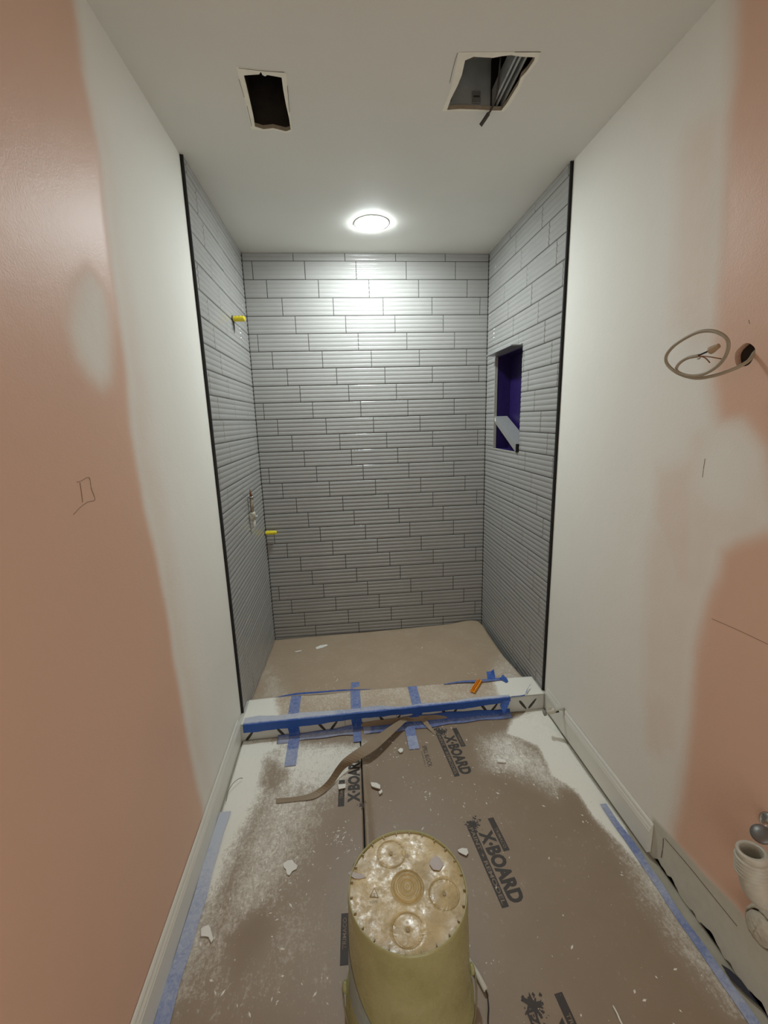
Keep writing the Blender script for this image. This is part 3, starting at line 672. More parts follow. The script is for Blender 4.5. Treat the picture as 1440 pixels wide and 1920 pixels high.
# ------------------------------------------------------------------ niche slabs
b = bmesh.new()
abox(b, W - .060, W + .094, -.560, -NY0 - .003, NZ1 + .003, NZ1 + .0085)
tag(bmo('niche_top_slab', b, STONE, bevel=.0008), 'grey stone slab set across the top of the wall niche', 'stone shelf')
# leaning loose shelf: from the far side, high, down to the near sill
f0, f1 = np.array(wp(931, 780.5, 1, -.162)), np.array(wp(965.5, 838.5, 1, -.548)); g0, g1 = np.array(wp(929, 791.5, 1, -.162)), np.array(wp(962.6, 850.5, 1, -.548))
f1[0] = g1[0] = max(f1[0], W - .012); f0[0] = g0[0] = W + .004; f1[2] = max(f1[2], NZ0 + .05); g1[2] = max(g1[2], NZ0 + .006)
dp = np.array([.080, 0, 0]); V = [g0, f0, g0 + dp, f0 + dp, g1, f1, g1 + dp, f1 + dp]
o = mesh('loose_shelf_slab', V, [(0, 1, 3, 2), (4, 6, 7, 5), (0, 4, 5, 1), (2, 3, 7, 6), (1, 5, 7, 3), (0, 2, 6, 4)], STONE)
tag(o, 'loose grey stone shelf leaning diagonally inside the purple niche', 'stone shelf')
b = bmesh.new(); b.faces.new([b.verts.new(tuple(a + np.array([0, -.0008, 0]))) for a in (g1, f1, f1 + dp * .9, g1 + dp * .9)]); bmo('shaded_end', b, BLACK, o)  # shade on the slab's near end painted as a black face
b = bmesh.new(); c_ = f0 * .9 + g0 * .1; dd = (f1 - f0) / np.linalg.norm(f1 - f0)
q = [c_ + dd * .004, c_ + dd * .03, c_ + dd * .03 + (g0 - f0) * .6, c_ + dd * .004 + (g0 - f0) * .6]; b.faces.new([b.verts.new(tuple(a - np.array([.0012, 0, 0]))) for a in q])
bmo('sticker', b, simple('white_sticker', (.7, .7, .68), .5), o)
# ------------------------------------------------------------------ plumbing stubs on the left tiled wall
def yellow_plug(name, px, py, label, L=.075, r=.0115):
    p = wp(px, py, 0, 0.0); e = empty(name, (0.0005, float(p[1]), float(p[2]))); tag(e, label, 'pipe plug')
    b = bmesh.new(); lathe(b, [(r * .8, 0), (r, .004), (r, L - .006), (r * .8, L), (r * .35, L)], axis=(1, 0, 0), n=10); bmo('plug_body', b, YELLOW, e, False)
    b = bmesh.new(); lathe(b, [(r * 1.3, -.0005), (r * 1.3, .003), (r, .003)], axis=(1, 0, 0), n=14); bmo('collar', b, GROUT, e)
    b = bmesh.new()
    for k in range(3): abox(b, .014 + .018 * k, .022 + .018 * k, -.004, .004, r * .8, r + .003)
    bmo('rib', b, YELLOW, e); return e
e = yellow_plug('shower_arm_plug', 436, 598, 'yellow plastic pipe plug sticking out high on the left tiled wall', .062, .013)
b = bmesh.new(); tube(b, [(.0035, 0, -.008), (.0045, -.001, -.05), (.003, -.001, -.072)], [.004, .0035, .001], 6); bmo('dark_gap', b, GROUT, e)
yellow_plug('tub_spout_plug', 497, 999.5, 'yellow plastic pipe plug sticking out low on the left tiled wall near the back corner', .075, .0125)
vx = .018
def lv(px, py, x=vx): return tuple(wp(px, py, 0, x))
t0 = lv(468.5, 917); t1 = lv(471, 932); t2 = lv(473, 960); t3 = lv(475.5, 976); t4 = lv(477, 989)
vb = empty('shower_valve_stub', (0.0, t2[1], t2[2])); tag(vb, 'unfinished shower valve with copper tip and white body on the left tiled wall', 'shower valve')
def vp(nm, bm_, mat): return loc_child(bmo(nm, bm_, mat, vb, True), vb)
b = bmesh.new(); tube(b, [t0, tuple((np.array(t0) * .4 + np.array(t1) * .6)), t1], [.0012, .006, .0085], 8); vp('pointed_tip', b, COPPER)
b = bmesh.new(); lathe(b, [(.016, -.0025), (.0175, 0), (.016, .0025)], t1, Vector(t2) - Vector(t1), 16); vp('washer', b, CHROME)
b = bmesh.new(); tube(b, [t1, t2], .0095, 12); vp('stem_pipe', b, simple('brass_pipe', (.38, .34, .25), .35, .6))
b = bmesh.new(); lathe(b, [(.013, 0), (.0155, .004), (.0155, .03), (.012, .034), (.012, .045)], t2, Vector(t3) - Vector(t2), 14)
abox(b, 0.0, vx, t2[1] - .008, t2[1] + .008, t3[2] - .0, t2[2] - .008); vp('valve_body', b, PVC)
b = bmesh.new(); q = np.array(t2) * .5 + np.array(t3) * .5; tube(b, [tuple(q), tuple(q + [.026, 0, .0])], .003, 6); vp('side_lever', b, CHIP)
b = bmesh.new(); tube(b, [t3, tuple(np.array(t3) * .4 + np.array(t4) * .6), t4], [.0095, .0085, .003], 10); vp('white_cap', b, CHIP)

# ------------------------------------------------------------------ right wall: cable, stop valve, drain parts
hy, hz = float(hc_[1]), float(hc_[2])
def rw(px, py, off): return tuple(wp(px, py, 0, W - off))
cab = empty('electrical_cable', (xr + .01, hy, hz)); tag(cab, 'coiled beige electrical cable poking out of a round hole in the right wall', 'cable')
cp_ = [(xr + .012, hy - .030, hz + .012), (xr + .004, hy - .022, hz + .004), rw(1405, 675, 0.002), rw(1390, 685, 0.015), rw(1370, 694, 0.031), rw(1340, 704, 0.050), rw(1305, 709, 0.068), rw(1272, 700, 0.087), rw(1252, 684, 0.093), rw(1249, 668, 0.096), rw(1262, 650, 0.096), rw(1285, 634, 0.093), rw(1312, 622, 0.090), rw(1338, 621, 0.087), rw(1359, 631, 0.084), rw(1366, 646, 0.081), rw(1360, 668, 0.074), rw(1343, 688, 0.071), rw(1318, 702, 0.074), rw(1293, 705, 0.081), rw(1273, 699, 0.087), rw(1268, 691, 0.090), rw(1275, 680, 0.087), rw(1290, 671, 0.084), rw(1310, 667, 0.081)]
b = bmesh.new(); tube(b, smoothpath(cp_, 6), .0040, 8, flat=1.0); loc_child(bmo('cable_sheath', b, CABLE, cab, True), cab)
def wire(pts, r, mat, nm): b = bmesh.new(); tube(b, smoothpath(pts, 4), r, 6); loc_child(bmo(nm, b, mat, cab, True), cab)
wire([rw(1308, 667, 0.081), rw(1320, 662, 0.079), rw(1331, 657, 0.077)], .0020, BLACK, 'black_conductor')
wire([rw(1310, 667, 0.081), rw(1330, 669, 0.079), rw(1354, 673, 0.074)], .0014, simple('copper_conductor', (.30, .13, .06), .4, .6), 'copper_conductor')
wire([rw(1312, 668, 0.081), rw(1322, 671, 0.079), rw(1331, 680, 0.078)], .0014, bpy.data.materials['copper_conductor'], 'copper_conductor')
wire([rw(1314, 667, 0.081), rw(1312, 672, 0.080), rw(1308, 673, 0.079)], .0013, bpy.data.materials['copper_conductor'], 'copper_conductor')
a_, c_ = Vector(rw(1331, 658, 0.077)), Vector(rw(1348, 648, 0.074)); b = bmesh.new(); lathe(b, [(.0085, 0), (.0095, .004), (.0055, (c_ - a_).length), (.002, (c_ - a_).length + .001)], a_, c_ - a_, 8)
loc_child(bmo('wire_nut', b, simple('tan_wire_nut', (.42, .30, .18), .45), cab), cab)
# angle stop valve at the right baseboard by the curb
p0 = np.array(wp(1055, 1331, 0, W - .012)); sv = empty('water_stop_valve', (W - .012, float(p0[1]), float(p0[2]))); tag(sv, 'small dusty water stop valve by the curb at the right baseboard', 'valve')
def svp(nm, bm_, mat): return loc_child(bmo(nm, bm_, mat, sv, True), sv)
Q = lambda px, py, off: tuple(wp(px, py, 0, W - off))
b = bmesh.new(); tube(b, [Q(1057, 1330, -.004), Q(1047, 1329, .03), Q(1040, 1332, .045)], .007, 10); svp('supply_pipe', b, PVC)
b = bmesh.new(); lathe(b, [(.008, 0), (.011, .004), (.0125, .015), (.0105, .03), (.008, .04)], Q(1041, 1332, .045), Vector(Q(1021, 1336, .085)) - Vector(Q(1041, 1332, .045)), 10); svp('valve_body', b, PVC)
b = bmesh.new(); c0 = Vector(Q(1030, 1334, .066)); lathe(b, [(.0065, 0), (.0065, .024), (.0042, .024), (.0042, .016)], c0, (0, 0, 1), 12); svp('outlet', b, PVC)
b = bmesh.new(); lathe(b, [(.010, .0), (.013, .004), (.013, .012), (.009, .014)], Q(1024, 1336, .08), Vector(Q(1020, 1337, .09)) - Vector(Q(1041, 1332, .045)), 8); svp('handle', b, simple('grey_valve_handle', (.22, .22, .19), .5))
b = bmesh.new(); tube(b, [Q(1048, 1334, .028), Q(1036, 1336.5, .052)], .0035, 8); svp('stem', b, BLACK)
# drain trap adapter
ptop = np.array(wp(1409, 1594, 0, W - .075)); pb = empty('drain_trap_pipe', (float(ptop[0]), float(ptop[1]), float(ptop[2]) - .12)); tag(pb, 'open white plastic drain pipe with threaded collar on the right wall', 'drain pipe')
ax = Vector((-.10, .16, 1)).normalized(); r_ = .0275
def pbp(nm, bm_, mat, sm=True): return loc_child(bmo(nm, bm_, mat, pb, sm), pb)
b = bmesh.new(); T = Vector(ptop); lathe(b, [(r_ * .78, -.045), (r_ * .78, -.002), (r_ * .82, 0), (r_ * 1.02, 0), (r_ * 1.06, -.003), (r_ * 1.06, -.014), (r_ * .98, -.016)], T, ax, 28, cap0=False, cap1=False); pbp('slip_nut_rim', b, PVC)
b = bmesh.new(); lathe(b, [(.001, -.044), (r_ * .8, -.044)], T, ax, 20, cap0=True, cap1=False); pbp('dark_bore', b, simple('rusty_bore', (.06, .03, .015), .8))
b = bmesh.new(); prof = []
for k in range(5):
    h0 = -.016 - k * .0085; prof += [(r_ * .98, h0), (r_ * 1.15, h0 - .002), (r_ * 1.17, h0 - .005), (r_ * .99, h0 - .0075)]
lathe(b, prof, T, ax + Vector((.05, -.02, 0)), 28, False, False); pbp('threaded_collar', b, PVC)
b = bmesh.new(); lo = T - ax * .055; tube(b, smoothpath([tuple(lo), tuple(lo - ax * .03), tuple(lo - ax * .055 + Vector((.02, -.003, 0))), tuple(lo - ax * .065 + Vector((.09, -.004, 0)))], 6), r_ * .98, 20); pbp('elbow', b, PVC)
# plastered cleanout
pc = np.array(wp(1416, 1745, 0, W - .035)); pe = empty('plastered_cleanout', (xr, float(pc[1]), float(pc[2]))); tag(pe, 'round plaster-crusted pipe cap low on the right wall below the white drain', 'pipe cap')
b = bmesh.new(); lathe(b, [(.050, 0), (.047, .012), (.041, .030), (.037, .032), (.0345, .026)], axis=(-1, 0, .12), n=30, cap1=False); 
for v in b.verts: v.co += Vector(rng.normal(0, .0008, 3))
bmo('collar', b, PLASTER, pe, True)
b = bmesh.new(); lathe(b, [(.033, .020), (.0335, .034), (.029, .041), (.018, .045), (.001, .046)], axis=(-1, 0, .12), n=30)
for v in b.verts: v.co += Vector(rng.normal(0, .0008, 3))
bmo('cap', b, PLASTER, pe, True)
# chrome stop valve at the frame's right edge
es = empty('chrome_stop_valve', (xr, *[float(v_) for v_ in wp(1446, 1548, 0, xr)[1:]])); tag(es, 'chrome water valve with grey oval handle at the right edge above the drain pipe', 'valve')
def esp(nm, bm_, mat, sm=True): return loc_child(bmo(nm, bm_, mat, es, sm), es)
b = bmesh.new(); lathe(b, [(.028, 0), (.027, .004), (.018, .010), (.009, .012)], es.location, (-1, 0, 0), n=28); esp('escutcheon', b, CHROME)
c1 = Vector(Q(1438, 1556, .045)); b = bmesh.new(); tube(b, [tuple(es.location), tuple(c1)], .008, 14); esp('supply_stub', b, CHROME)
c2 = Vector(Q(1428, 1566, .065)); b = bmesh.new(); lathe(b, [(.011, -.012), (.012, 0), (.012, .012), (.009, (c2 - c1).length)], c1, c2 - c1, 16); esp('valve_body', b, CHROME)
b = bmesh.new(); lathe(b, [(.012, 0), (.019, .002), (.020, .006), (.018, .010), (.004, .011)], c2, Vector((-.55, -.15, .8)), 20); esp('handle', b, simple('grey_cast_handle', (.16, .155, .145), .4, .5))

# ------------------------------------------------------------------ bucket, upside down
BX, BY, BH = .640, -2.030, .362
bk = empty('upturned_bucket', (BX, BY, .004)); tag(bk, 'cloudy yellow plastic bucket standing upside down on the floor boards', 'bucket')
rt, rb = .1405, .1525
def rad(z): return rb + (rt - rb) * (z / BH)
b = bmesh.new(); prof = [(rb - .003, 0), (rb + .006, 0), (rb + .006, .010), (rb + .002, .012)]
for zz in (.022, .044):                     # reinforcing rings near the mouth
    prof += [(rad(zz) + .0015, zz - .006), (rad(zz) + .009, zz - .004), (rad(zz) + .009, zz), (rad(zz) + .0015, zz + .002)]
prof += [(rad(.12), .12), (rad(.22), .22), (rad(.32), .32), (rt + .001, BH - .022), (rt - .0005, BH - .008), (rt - .001, BH), (rt - .0035, BH), (rt - .0045, BH - .005)]
lathe(b, prof, n=72, cap0=True, cap1=False); bmo('bucket_body', b, MBK, bk, True)
# bottom disc (now on top): polar grid with moulded rings
V = [(0, 0, 0)]; F = []; nr_, na = 80, 144
dim = [(-.030, .083, .034), (.083, -.026, .034), (-.012, -.088, .034)]
def topz(x, y):
    r = math.hypot(x, y); z = BH - .005 - .0025 * max(0, 1 - r / rt)
    for rr, hh, ww in ((.0355, -.0022, .0022), (.029, .0022, .0028), (.0185, .0024, .0022), (.0125, -.0014, .0018), (.0065, .001, .003)): z += hh * math.exp(-((r - rr) / ww) ** 2)
    if r < .033: z += .0012
    for (dx, dy, dr) in dim:
        q = math.hypot(x - dx, y - dy); z += -.0012 * math.exp(-((q - dr) / .0011) ** 2) - .0016 * math.exp(-(q / .0045) ** 2) - .0006 * (q < dr)
    z += .0010 * math.sin(x * 60 + 1) * math.sin(y * 48)
    return z
V = [(0, 0, topz(0, 0))]
for i in range(1, nr_ + 1):
    r = (rt - .0045) * i / nr_
    for j in range(na): a = 2 * math.pi * j / na; V.append((r * math.cos(a), r * math.sin(a), topz(r * math.cos(a), r * math.sin(a))))
for j in range(na): F.append((0, 1 + j, 1 + (j + 1) % na))
for i in range(nr_ - 1):
    for j in range(na): a = 1 + i * na + j; a2 = 1 + i * na + (j + 1) % na; F.append((a, a + na, a2 + na, a2))
mesh('bucket_bottom', V, F, MBT, bk, True)
for (dx, dy, dr) in dim:
    b = bmesh.new(); tube(b, [(dx + dr * math.cos(t_), dy + dr * math.sin(t_), topz(dx + dr * math.cos(t_), dy + dr * math.sin(t_)) + .0008) for t_ in np.linspace(.3, 5.9, 60)], .0003, 4); bmo('moulded_circle', b, simple('amber_line', (.30, .22, .10), .4), bk)
    b = bmesh.new(); lathe(b, [(.004, -.001), (.0038, .0008), (.003, .0012), (.001, .0004)], (dx, dy, topz(dx, dy) + .0016), n=14); bmo('gate_nub', b, bpy.data.materials['amber_line'], bk, True)
NUBM = simple('bucket_rib_plastic', (.34, .27, .14), .4)
for k in range(24):
    a = 2 * math.pi * (k + .3) / 24; b = bmesh.new(); abox(b, -.0075, 0, -.0009, .0009, -.0045, -.0008)
    o = bmo('rim_rib', b, NUBM, bk); o.location = ((rt - .003) * math.cos(a), (rt - .003) * math.sin(a), BH); o.rotation_euler = (0, 0, a)
def ztop(x, y): return np.array([topz(float(p_) - 0, float(q_) - 0) + .0006 for p_, q_ in zip(np.atleast_1d(x), np.atleast_1d(y))])
def emboss(s, x, y, w_, h_, ang=0):
    R = (math.cos(ang), math.sin(ang)); U = (-math.sin(ang), math.cos(ang)); text_mesh('embossed_mark', s, NUBM, bk, (x, y), R, U, w_, h_, ztop, .0)
emboss('6', .008, .070, .007, .010)
rec = [(-.090, -.012), (-.070, -.016), (-.078, .006)]
b = bmesh.new(); zc = topz(-.08, -.01) + .0008
tube(b, [(*rec[0], zc), (*rec[1], zc), (*rec[2], zc), (*rec[0], zc)], .0007, 5); bmo('embossed_mark', b, NUBM, bk)
emboss('2', -.082, -.012, .005, .007); emboss('HDPE', -.091, -.026, .018, .005)
# curved sticker low on the left side of the body
V = []; F = []; na = 26
for j in range(na + 1):
    t = j / na; a = math.radians(150 + 95 * t); zt = .245 * (1 - t) ** 1.4 + .02
    zt = .10 + .16 * math.cos(math.radians(92 * t ** .8))
    for k in range(7):
        zz = .054 + (max(zt, .06) - .054) * k / 6; r = rad(zz) + .0008; V.append((r * math.cos(a), r * math.sin(a), zz))
for j in range(na):
    for k in range(6): q = j * 7 + k; F.append((q, q + 7, q + 8, q + 1))
mesh('sticker', V, F, LABELM, bk, True)
# bail wire hanging round both sides
b = bmesh.new(); pth = []
for j in range(33): a = math.pi * j / 32; pth.append(((rb + .014) * math.cos(a + math.pi), (rb + .020) * math.sin(a + math.pi) * .9, .070 - .060 * math.sin(a)))
tube(b, pth, .0021, 6); bmo('bail_wire', b, simple('dull_wire', (.34, .30, .20), .4, .6), bk, True)
for s in (-1, 1):
    b = bmesh.new(); lathe(b, [(.012, 0), (.012, .008), (.006, .012)], (s * (rb + .003), 0, .070), (s, 0, 0), 14); bmo('wire_ear', b, MBK, bk, True)
# plaster splats on the bucket bottom
def chip(name, pts, z, th, mat=CHIP, parent=None):
    b = bmesh.new(); prism(b, pts, 0, th)
    for v in b.verts: v.co.z += rng.uniform(0, th * .5)
    return bmo(name, b, mat, parent, loc=(0, 0, z))
for q in ([(652, 1638), (660, 1633), (668, 1638), (682, 1640), (686, 1645), (674, 1648), (664, 1647)], [(808, 1612), (818, 1604), (828, 1612), (832, 1622), (824, 1632), (812, 1630), (805, 1620)]):
    pp = [fl(*a, BH) for a in q]; zc = topz(pp[0][0] - BX, pp[0][1] - BY) + .004
    o = chip('plaster_splat', [(a[0] - BX, a[1] - BY) for a in pp], zc - .003, .0016, simple('lilac_plaster', (.56, .52, .50), .8), bk)
    # (child of the bucket: stuck to it)

# ------------------------------------------------------------------ tape
def tape_dust(o, fn):
    co = np.zeros(len(o.data.vertices) * 3); o.data.vertices.foreach_get('co', co); co = co.reshape(-1, 3); setattr_f(o.data, 'dust', [fn(*c) for c in co])
yf = CURB_Y0
zt = CURB_Z
def strap(name, xtop, xbot, wd, y_back, y_end, label, zb=None, skew=0.0):
    P_ = []
    if zb is not None: P_ += [(xtop + .003, y_back, zb(y_back)), (xtop + .001, -.80, zb(-.80)), (xtop, -.858, zt + .006)]
    else: P_ += [(xtop, y_back, zt + .0062)]
    P_ += [(xtop, -.93, zt + .0060), (xtop, yf + .006, zt + .0062), (xtop, yf - .004, zt + .001), (xtop, yf - .0045, .05), (xbot, yf - .0045, .020), (xbot, yf - .016, .0085)]
    y = yf - .05
    while y > y_end: P_.append((xbot + skew * (yf - y), y, .0066)); y -= .04
    P_.append((xbot + skew * (yf - y_end), y_end, .0064))
    o = path_ribbon(name, P_, wd, MTP, k=4, across=(1, 0, 0), jag=.0004); tag(o, label, 'tape', 'blue tape straps over the curb')
    tape_dust(o, lambda x, y, z: .10 if (y < yf and z > .009) else (.62 if y < yf - .10 else .38)); return o
pz = lambda x: (lambda y: float(pan_z(np.array(x), np.array(y))) + .0022)
strap('tape_strap', .243, .247, .050, -.862, -1.205, 'leftmost blue tape strap over the curb, its lower end dusty and cut at a slant', None, 0.0)
strap('tape_strap', .540, .545, .048, -.70, -1.098, 'middle blue tape strap over the curb, reaching back onto the pan board', pz(.54))
strap('tape_strap', .835, .790, .046, -.862, -1.185, 'rightmost blue tape strap over the curb, above the small printed words', None)
# long tape folded over the curb's front edge
def edge_tape():
    L = []; R_ = []; Mx = []
    xs = np.linspace(.018, 1.30, 60); V = []; F = []
    for i, x in enumerate(xs):
        wv = .003 * math.sin(x * 13) + .0025 * math.sin(x * 31) + .0012 * math.sin(x * 97); tw = .020 + .010 * math.sin(x * 4.2 + .6) + .004 * math.sin(x * 23); drop = .030 + .006 * math.sin(x * 6 + 1) - .016 * max(0, (x - .85) / .45)
        V += [(x, yf + tw + wv, zt + .0068), (x, yf + .004, zt + .0072 + abs(wv) * .5), (x, yf - .0055 - abs(wv) * .6, zt + .0035), (x, yf - .0058 - abs(wv), zt - drop)]
    for i in range(len(xs) - 1):
        for k in range(3): a = 4 * i + k; F.append((a, a + 1, a + 5, a + 4))
    o = mesh('edge_tape', V, F, MTP, smooth=False); s = o.modifiers.new('solid', 'SOLIDIFY'); s.thickness = .0006; s.offset = 1
    tape_dust(o, lambda x, y, z: (.95 if x < .45 or x > .95 else .72) if y > yf - .001 else -.1); return o
tag(edge_tape(), 'long blue tape folded over the front top edge of the curb', 'tape')
# the right board's far end is bent up against the curb
xs = np.linspace(.56, .98, 20)
fo = ribbon('upturned_flap', [(x, -1.0085, .028 + .012 * math.sin((x - .5) * 6) * (x < .97)) for x in xs], [(x, -1.014, .004) for x in xs], KRAFT, br, .0012); askew_extra = [fo]
# tape at the foot of the curb
V = []; F = []; xs = np.linspace(.17, 1.30, 70)
for x in xs:
    up_ = .012 + .030 * np.clip((x - .35) / .4, 0, 1) * (1 if x < 1.0 else max(.35, 1 - (x - 1.0) * 2.2)) + .002 * math.sin(x * 40); out = .030 + .006 * math.sin(x * 9 + 1) + .003 * math.sin(x * 37)
    V += [(x, yf - .0022, up_), (x, yf - .006, .012), (x, yf - .016, .0062), (x, yf - .016 - out, .0060)]
for i in range(len(xs) - 1):
    for k in range(3): a = 4 * i + k; F.append((a, a + 1, a + 5, a + 4))
o = mesh('foot_tape', V, F, MTP, smooth=True); tape_dust(o, lambda x, y, z: (.05 if x > .6 else .3) if z > .010 else (.62 if x < .6 else .35)); s = o.modifiers.new('solid', 'SOLIDIFY'); s.thickness = .0005; s.offset = 1
tag(o, 'long blue tape sealing the foot of the curb to the floor boards', 'tape')
# back edge tape lifted from the board
o = path_ribbon('back_tape', [(.13, -.858, zt + .004), (.24, -.850, zt + .009), (.36, -.852, zt + .010), (.48, -.850, zt + .008), (.62, -.856, zt + .005)], [.004, .018, .016, .014, .003], MTP, across=(0, 1, -.1)); tape_dust(o, lambda x, y, z: .15); tag(o, 'thin lifted blue tape along the back edge of the curb, left half', 'tape')
o = path_ribbon('back_tape', [(1.00, -.866, zt + .006), (1.10, -.862, zt + .009), (1.20, -.868, zt + .009), (1.34, -.862, zt + .008)], [.006, .014, .020, .024], MTP, across=(0, 1, 0)); tape_dust(o, lambda x, y, z: .3); tag(o, 'wrinkled blue tape along the back edge of the curb, right end', 'tape')
def tab(name, pxs, zs, label, dustv=.12, th=.0006):
    pts = [(*fl(*p_, z_), z_) for p_, z_ in zip(pxs, zs)]; n = len(pts)
    V = pts + [(a, bq, c - th) for a, bq, c in pts]; F = [tuple(range(n)), tuple(range(n, 2 * n))[::-1]] + [(i, i + n, (i + 1) % n + n, (i + 1) % n) for i in range(n)]
    o = mesh(name, V, F, MTP); tape_dust(o, lambda x, y, z: dustv); return tag(o, label, 'tape')
tab('tape_tab', [(912, 1259), (920, 1259), (926, 1254), (929, 1273), (914, 1274)], [zt + .02, zt + .025, zt + .028, zt + .009, zt + .009], 'upright torn blue tape tab at the back of the curb, right of the orange clip')
tab('tape_tab', [(937, 1272), (943, 1264), (953, 1277), (949, 1280)], [zt + .012, zt + .02, zt + .008, zt + .006], 'small triangular blue tape tab near the back right end of the curb')
tab('tape_tab', [(957, 1306), (954, 1318), (948, 1332), (944, 1336), (940, 1330), (937, 1321), (942, 1312)], [zt + .004, zt - .018, zt - .044, zt - .05, zt - .042, zt - .028, zt - .008], 'loose blue tape end hanging down over the curb front at right')
o = path_ribbon('tape_curl', [(*fl(958, 1305, zt + .008), zt + .008), (*fl(975, 1304, zt + .008), zt + .008), (*fl(984, 1302, zt + .010), zt + .010), (*fl(988, 1293, zt + .014), zt + .014), (*fl(992, 1286, zt + .018), zt + .018), (*fl(994, 1284, zt + .02), zt + .02)], [.004, .005, .012, .012, .018, .012], MTP, across=(.7, .5, .4)); tape_dust(o, lambda x, y, z: .15); tag(o, 'twisted blue tape curl on the dusty right end of the curb', 'tape')
# floor side tapes
def side_tape(name, x0, x1, y0, y1, label, dv, wav=.002, z=.0068):
    V = []; F = []; ys = np.linspace(y0, y1, 60)
    for y in ys: s = wav * (math.sin(y * 17) + .6 * math.sin(y * 43)); V += [(x0 + s * .4, y, z), (x0 * .5 + x1 * .5, y, z), (x1 + s, y, z)]
    for i in range(59):
        for k in (0, 1): a = 3 * i + k; F.append((a, a + 1, a + 4, a + 3))
    o = mesh(name, V, F, MTP, smooth=False); s = o.modifiers.new('solid', 'SOLIDIFY'); s.thickness = .0005; s.offset = 1; tape_dust(o, dv); return tag(o, label, 'tape')
side_tape('side_tape', .0065, .046, -3.0, -1.42, 'blue tape strip along the left baseboard, buried in white dust toward the curb', lambda x, y, z: float(np.clip(.62 + (y + 1.95) * .9, .55, 1.3)))
side_tape('side_tape', 1.437, 1.462, -2.9, -1.56, 'blue tape strip along the floor below the bare right wall', lambda x, y, z: .55 + .12 * math.sin(y * 23), .003)
side_tape('side_tape', 1.432, 1.450, -1.18, -1.03, 'short bit of blue tape on the floor below the stop valve', lambda x, y, z: .30, .001)

# the curb front runs slightly out of square: nearer the door on its left end
def askew(o):
    if o.type != 'MESH': return
    n = len(o.data.vertices); co = np.zeros(n * 3); o.data.vertices.foreach_get('co', co); co = co.reshape(-1, 3)
    x, y = co[:, 0], co[:, 1]
    co[:, 1] -= .034 * (1 - x / W) * np.clip((-.88 - y) / .12, 0, 1) * np.clip((y + 1.45) / .38, 0, 1)
    o.data.vertices.foreach_set('co', co.ravel()); o.data.update()
for o in askew_extra + list(curb.children) + [q for q in C.objects if q.parent is None and q.name.split('.')[0] in ('tape_strap', 'edge_tape', 'foot_tape', 'curb_cover_strip', 'floor_protection_board', 'tape_tab', 'tape_curl')]: askew(o)
# ------------------------------------------------------------------ dust, chips, scraps
V = []; F = []; nx_, ny_ = 40, 40                                   # dust heap between curb, valve and right baseboard
def heap(name, x0, x1, y0, y1, hmax, label, poly, kind='stuff'):
    X, Yg = np.meshgrid(np.linspace(x0, x1, nx_), np.linspace(y0, y1, ny_)); mk = mask(poly, X, Yg, .05)
    Zh = .0012 + hmax * mk * (1 + .15 * np.sin(X * 60) * np.sin(Yg * 55)); V = np.stack([X.ravel(), Yg.ravel(), Zh.ravel()], 1); F = []
    for j in range(ny_ - 1):
        for i in range(nx_ - 1):
            if mk[j, i] > .02: a = j * nx_ + i; F.append((a, a + 1, a + nx_ + 1, a + nx_))
    o = mesh(name, V, F, DUSTW, smooth=True); return tag(o, label, 'dust', kind=kind)
heap('dust_heap', 1.30, 1.476, -1.30, -1.008, .012, 'white plaster dust heaped at the right end of the curb foot', [(1.345, -1.07), (1.40, -1.02), (1.46, -1.02), (1.462, -1.20), (1.42, -1.18), (1.38, -1.12)])
def chips(specs):
    for pxs, z, th, name, label in specs:
        o = chip(name, [fl(*a, z) for a in pxs], z, th); tag(o, label, 'plaster chip', 'loose white plaster chips')
chips([
 ([(531, 1620), (540, 1614), (548, 1613), (552, 1619), (558, 1624), (556, 1630), (548, 1634), (543, 1642), (538, 1640), (536, 1630), (532, 1627)], .006, .002, 'plaster_chip', 'jagged white plaster chip on the floor left of the bucket'),
 ([(377, 1742), (384, 1738), (391, 1735), (395, 1742), (400, 1762), (396, 1768), (391, 1757), (385, 1756), (377, 1756)], .006, .002, 'plaster_chip', 'hook-shaped white plaster chip near the left baseboard'),
 ([(634, 1472), (648, 1471), (648, 1478), (635, 1481)], .006, .003, 'plaster_chip', 'small square white chip on the dark print left of the floor seam'),
 ([(695, 1469), (706, 1470), (713, 1474), (713, 1481), (705, 1479), (697, 1476)], .007, .005, 'plaster_chip', 'oval white chip right of the floor seam'),
 ([(710, 1486), (716, 1482), (717, 1487), (712, 1491)], .006, .004, 'plaster_chip', 'tiny white chip touching the oval chip right of the seam'),
 ([(858, 1594), (866, 1591), (876, 1592), (878, 1600), (874, 1605), (867, 1602), (860, 1598)], .006, .002, 'plaster_chip', 'ragged white chip right of the bucket by the printed block'),
 ([(746, 1408), (751, 1404), (756, 1406), (755, 1411), (750, 1413)], .006, .004, 'plaster_chip', 'round white crumb beside the rightmost tape strap'),
 ([(931, 1426), (938, 1425), (948, 1427), (948, 1431), (933, 1430)], .006, .005, 'plaster_chip', 'white chip on the board below the right end of the curb'),
])
for pxs, label in (([(592, 1217), (600, 1213), (613, 1211), (615, 1213), (605, 1217), (594, 1220)], 'long white chip on the pan board near its back'), ([(553, 1224), (565, 1222), (566, 1223), (554, 1225.5)], 'thin white sliver on the pan board left of the long chip')):
    zc = float(pan_z(np.array(.35), np.array(-.1))) + .004; pp = [fl(*a, zc) for a in pxs]; zc = float(pan_z(np.array(pp[0][0]), np.array(pp[0][1]))) + .002
    tag(chip('plaster_chip', pp, zc, .003), label, 'plaster chip')
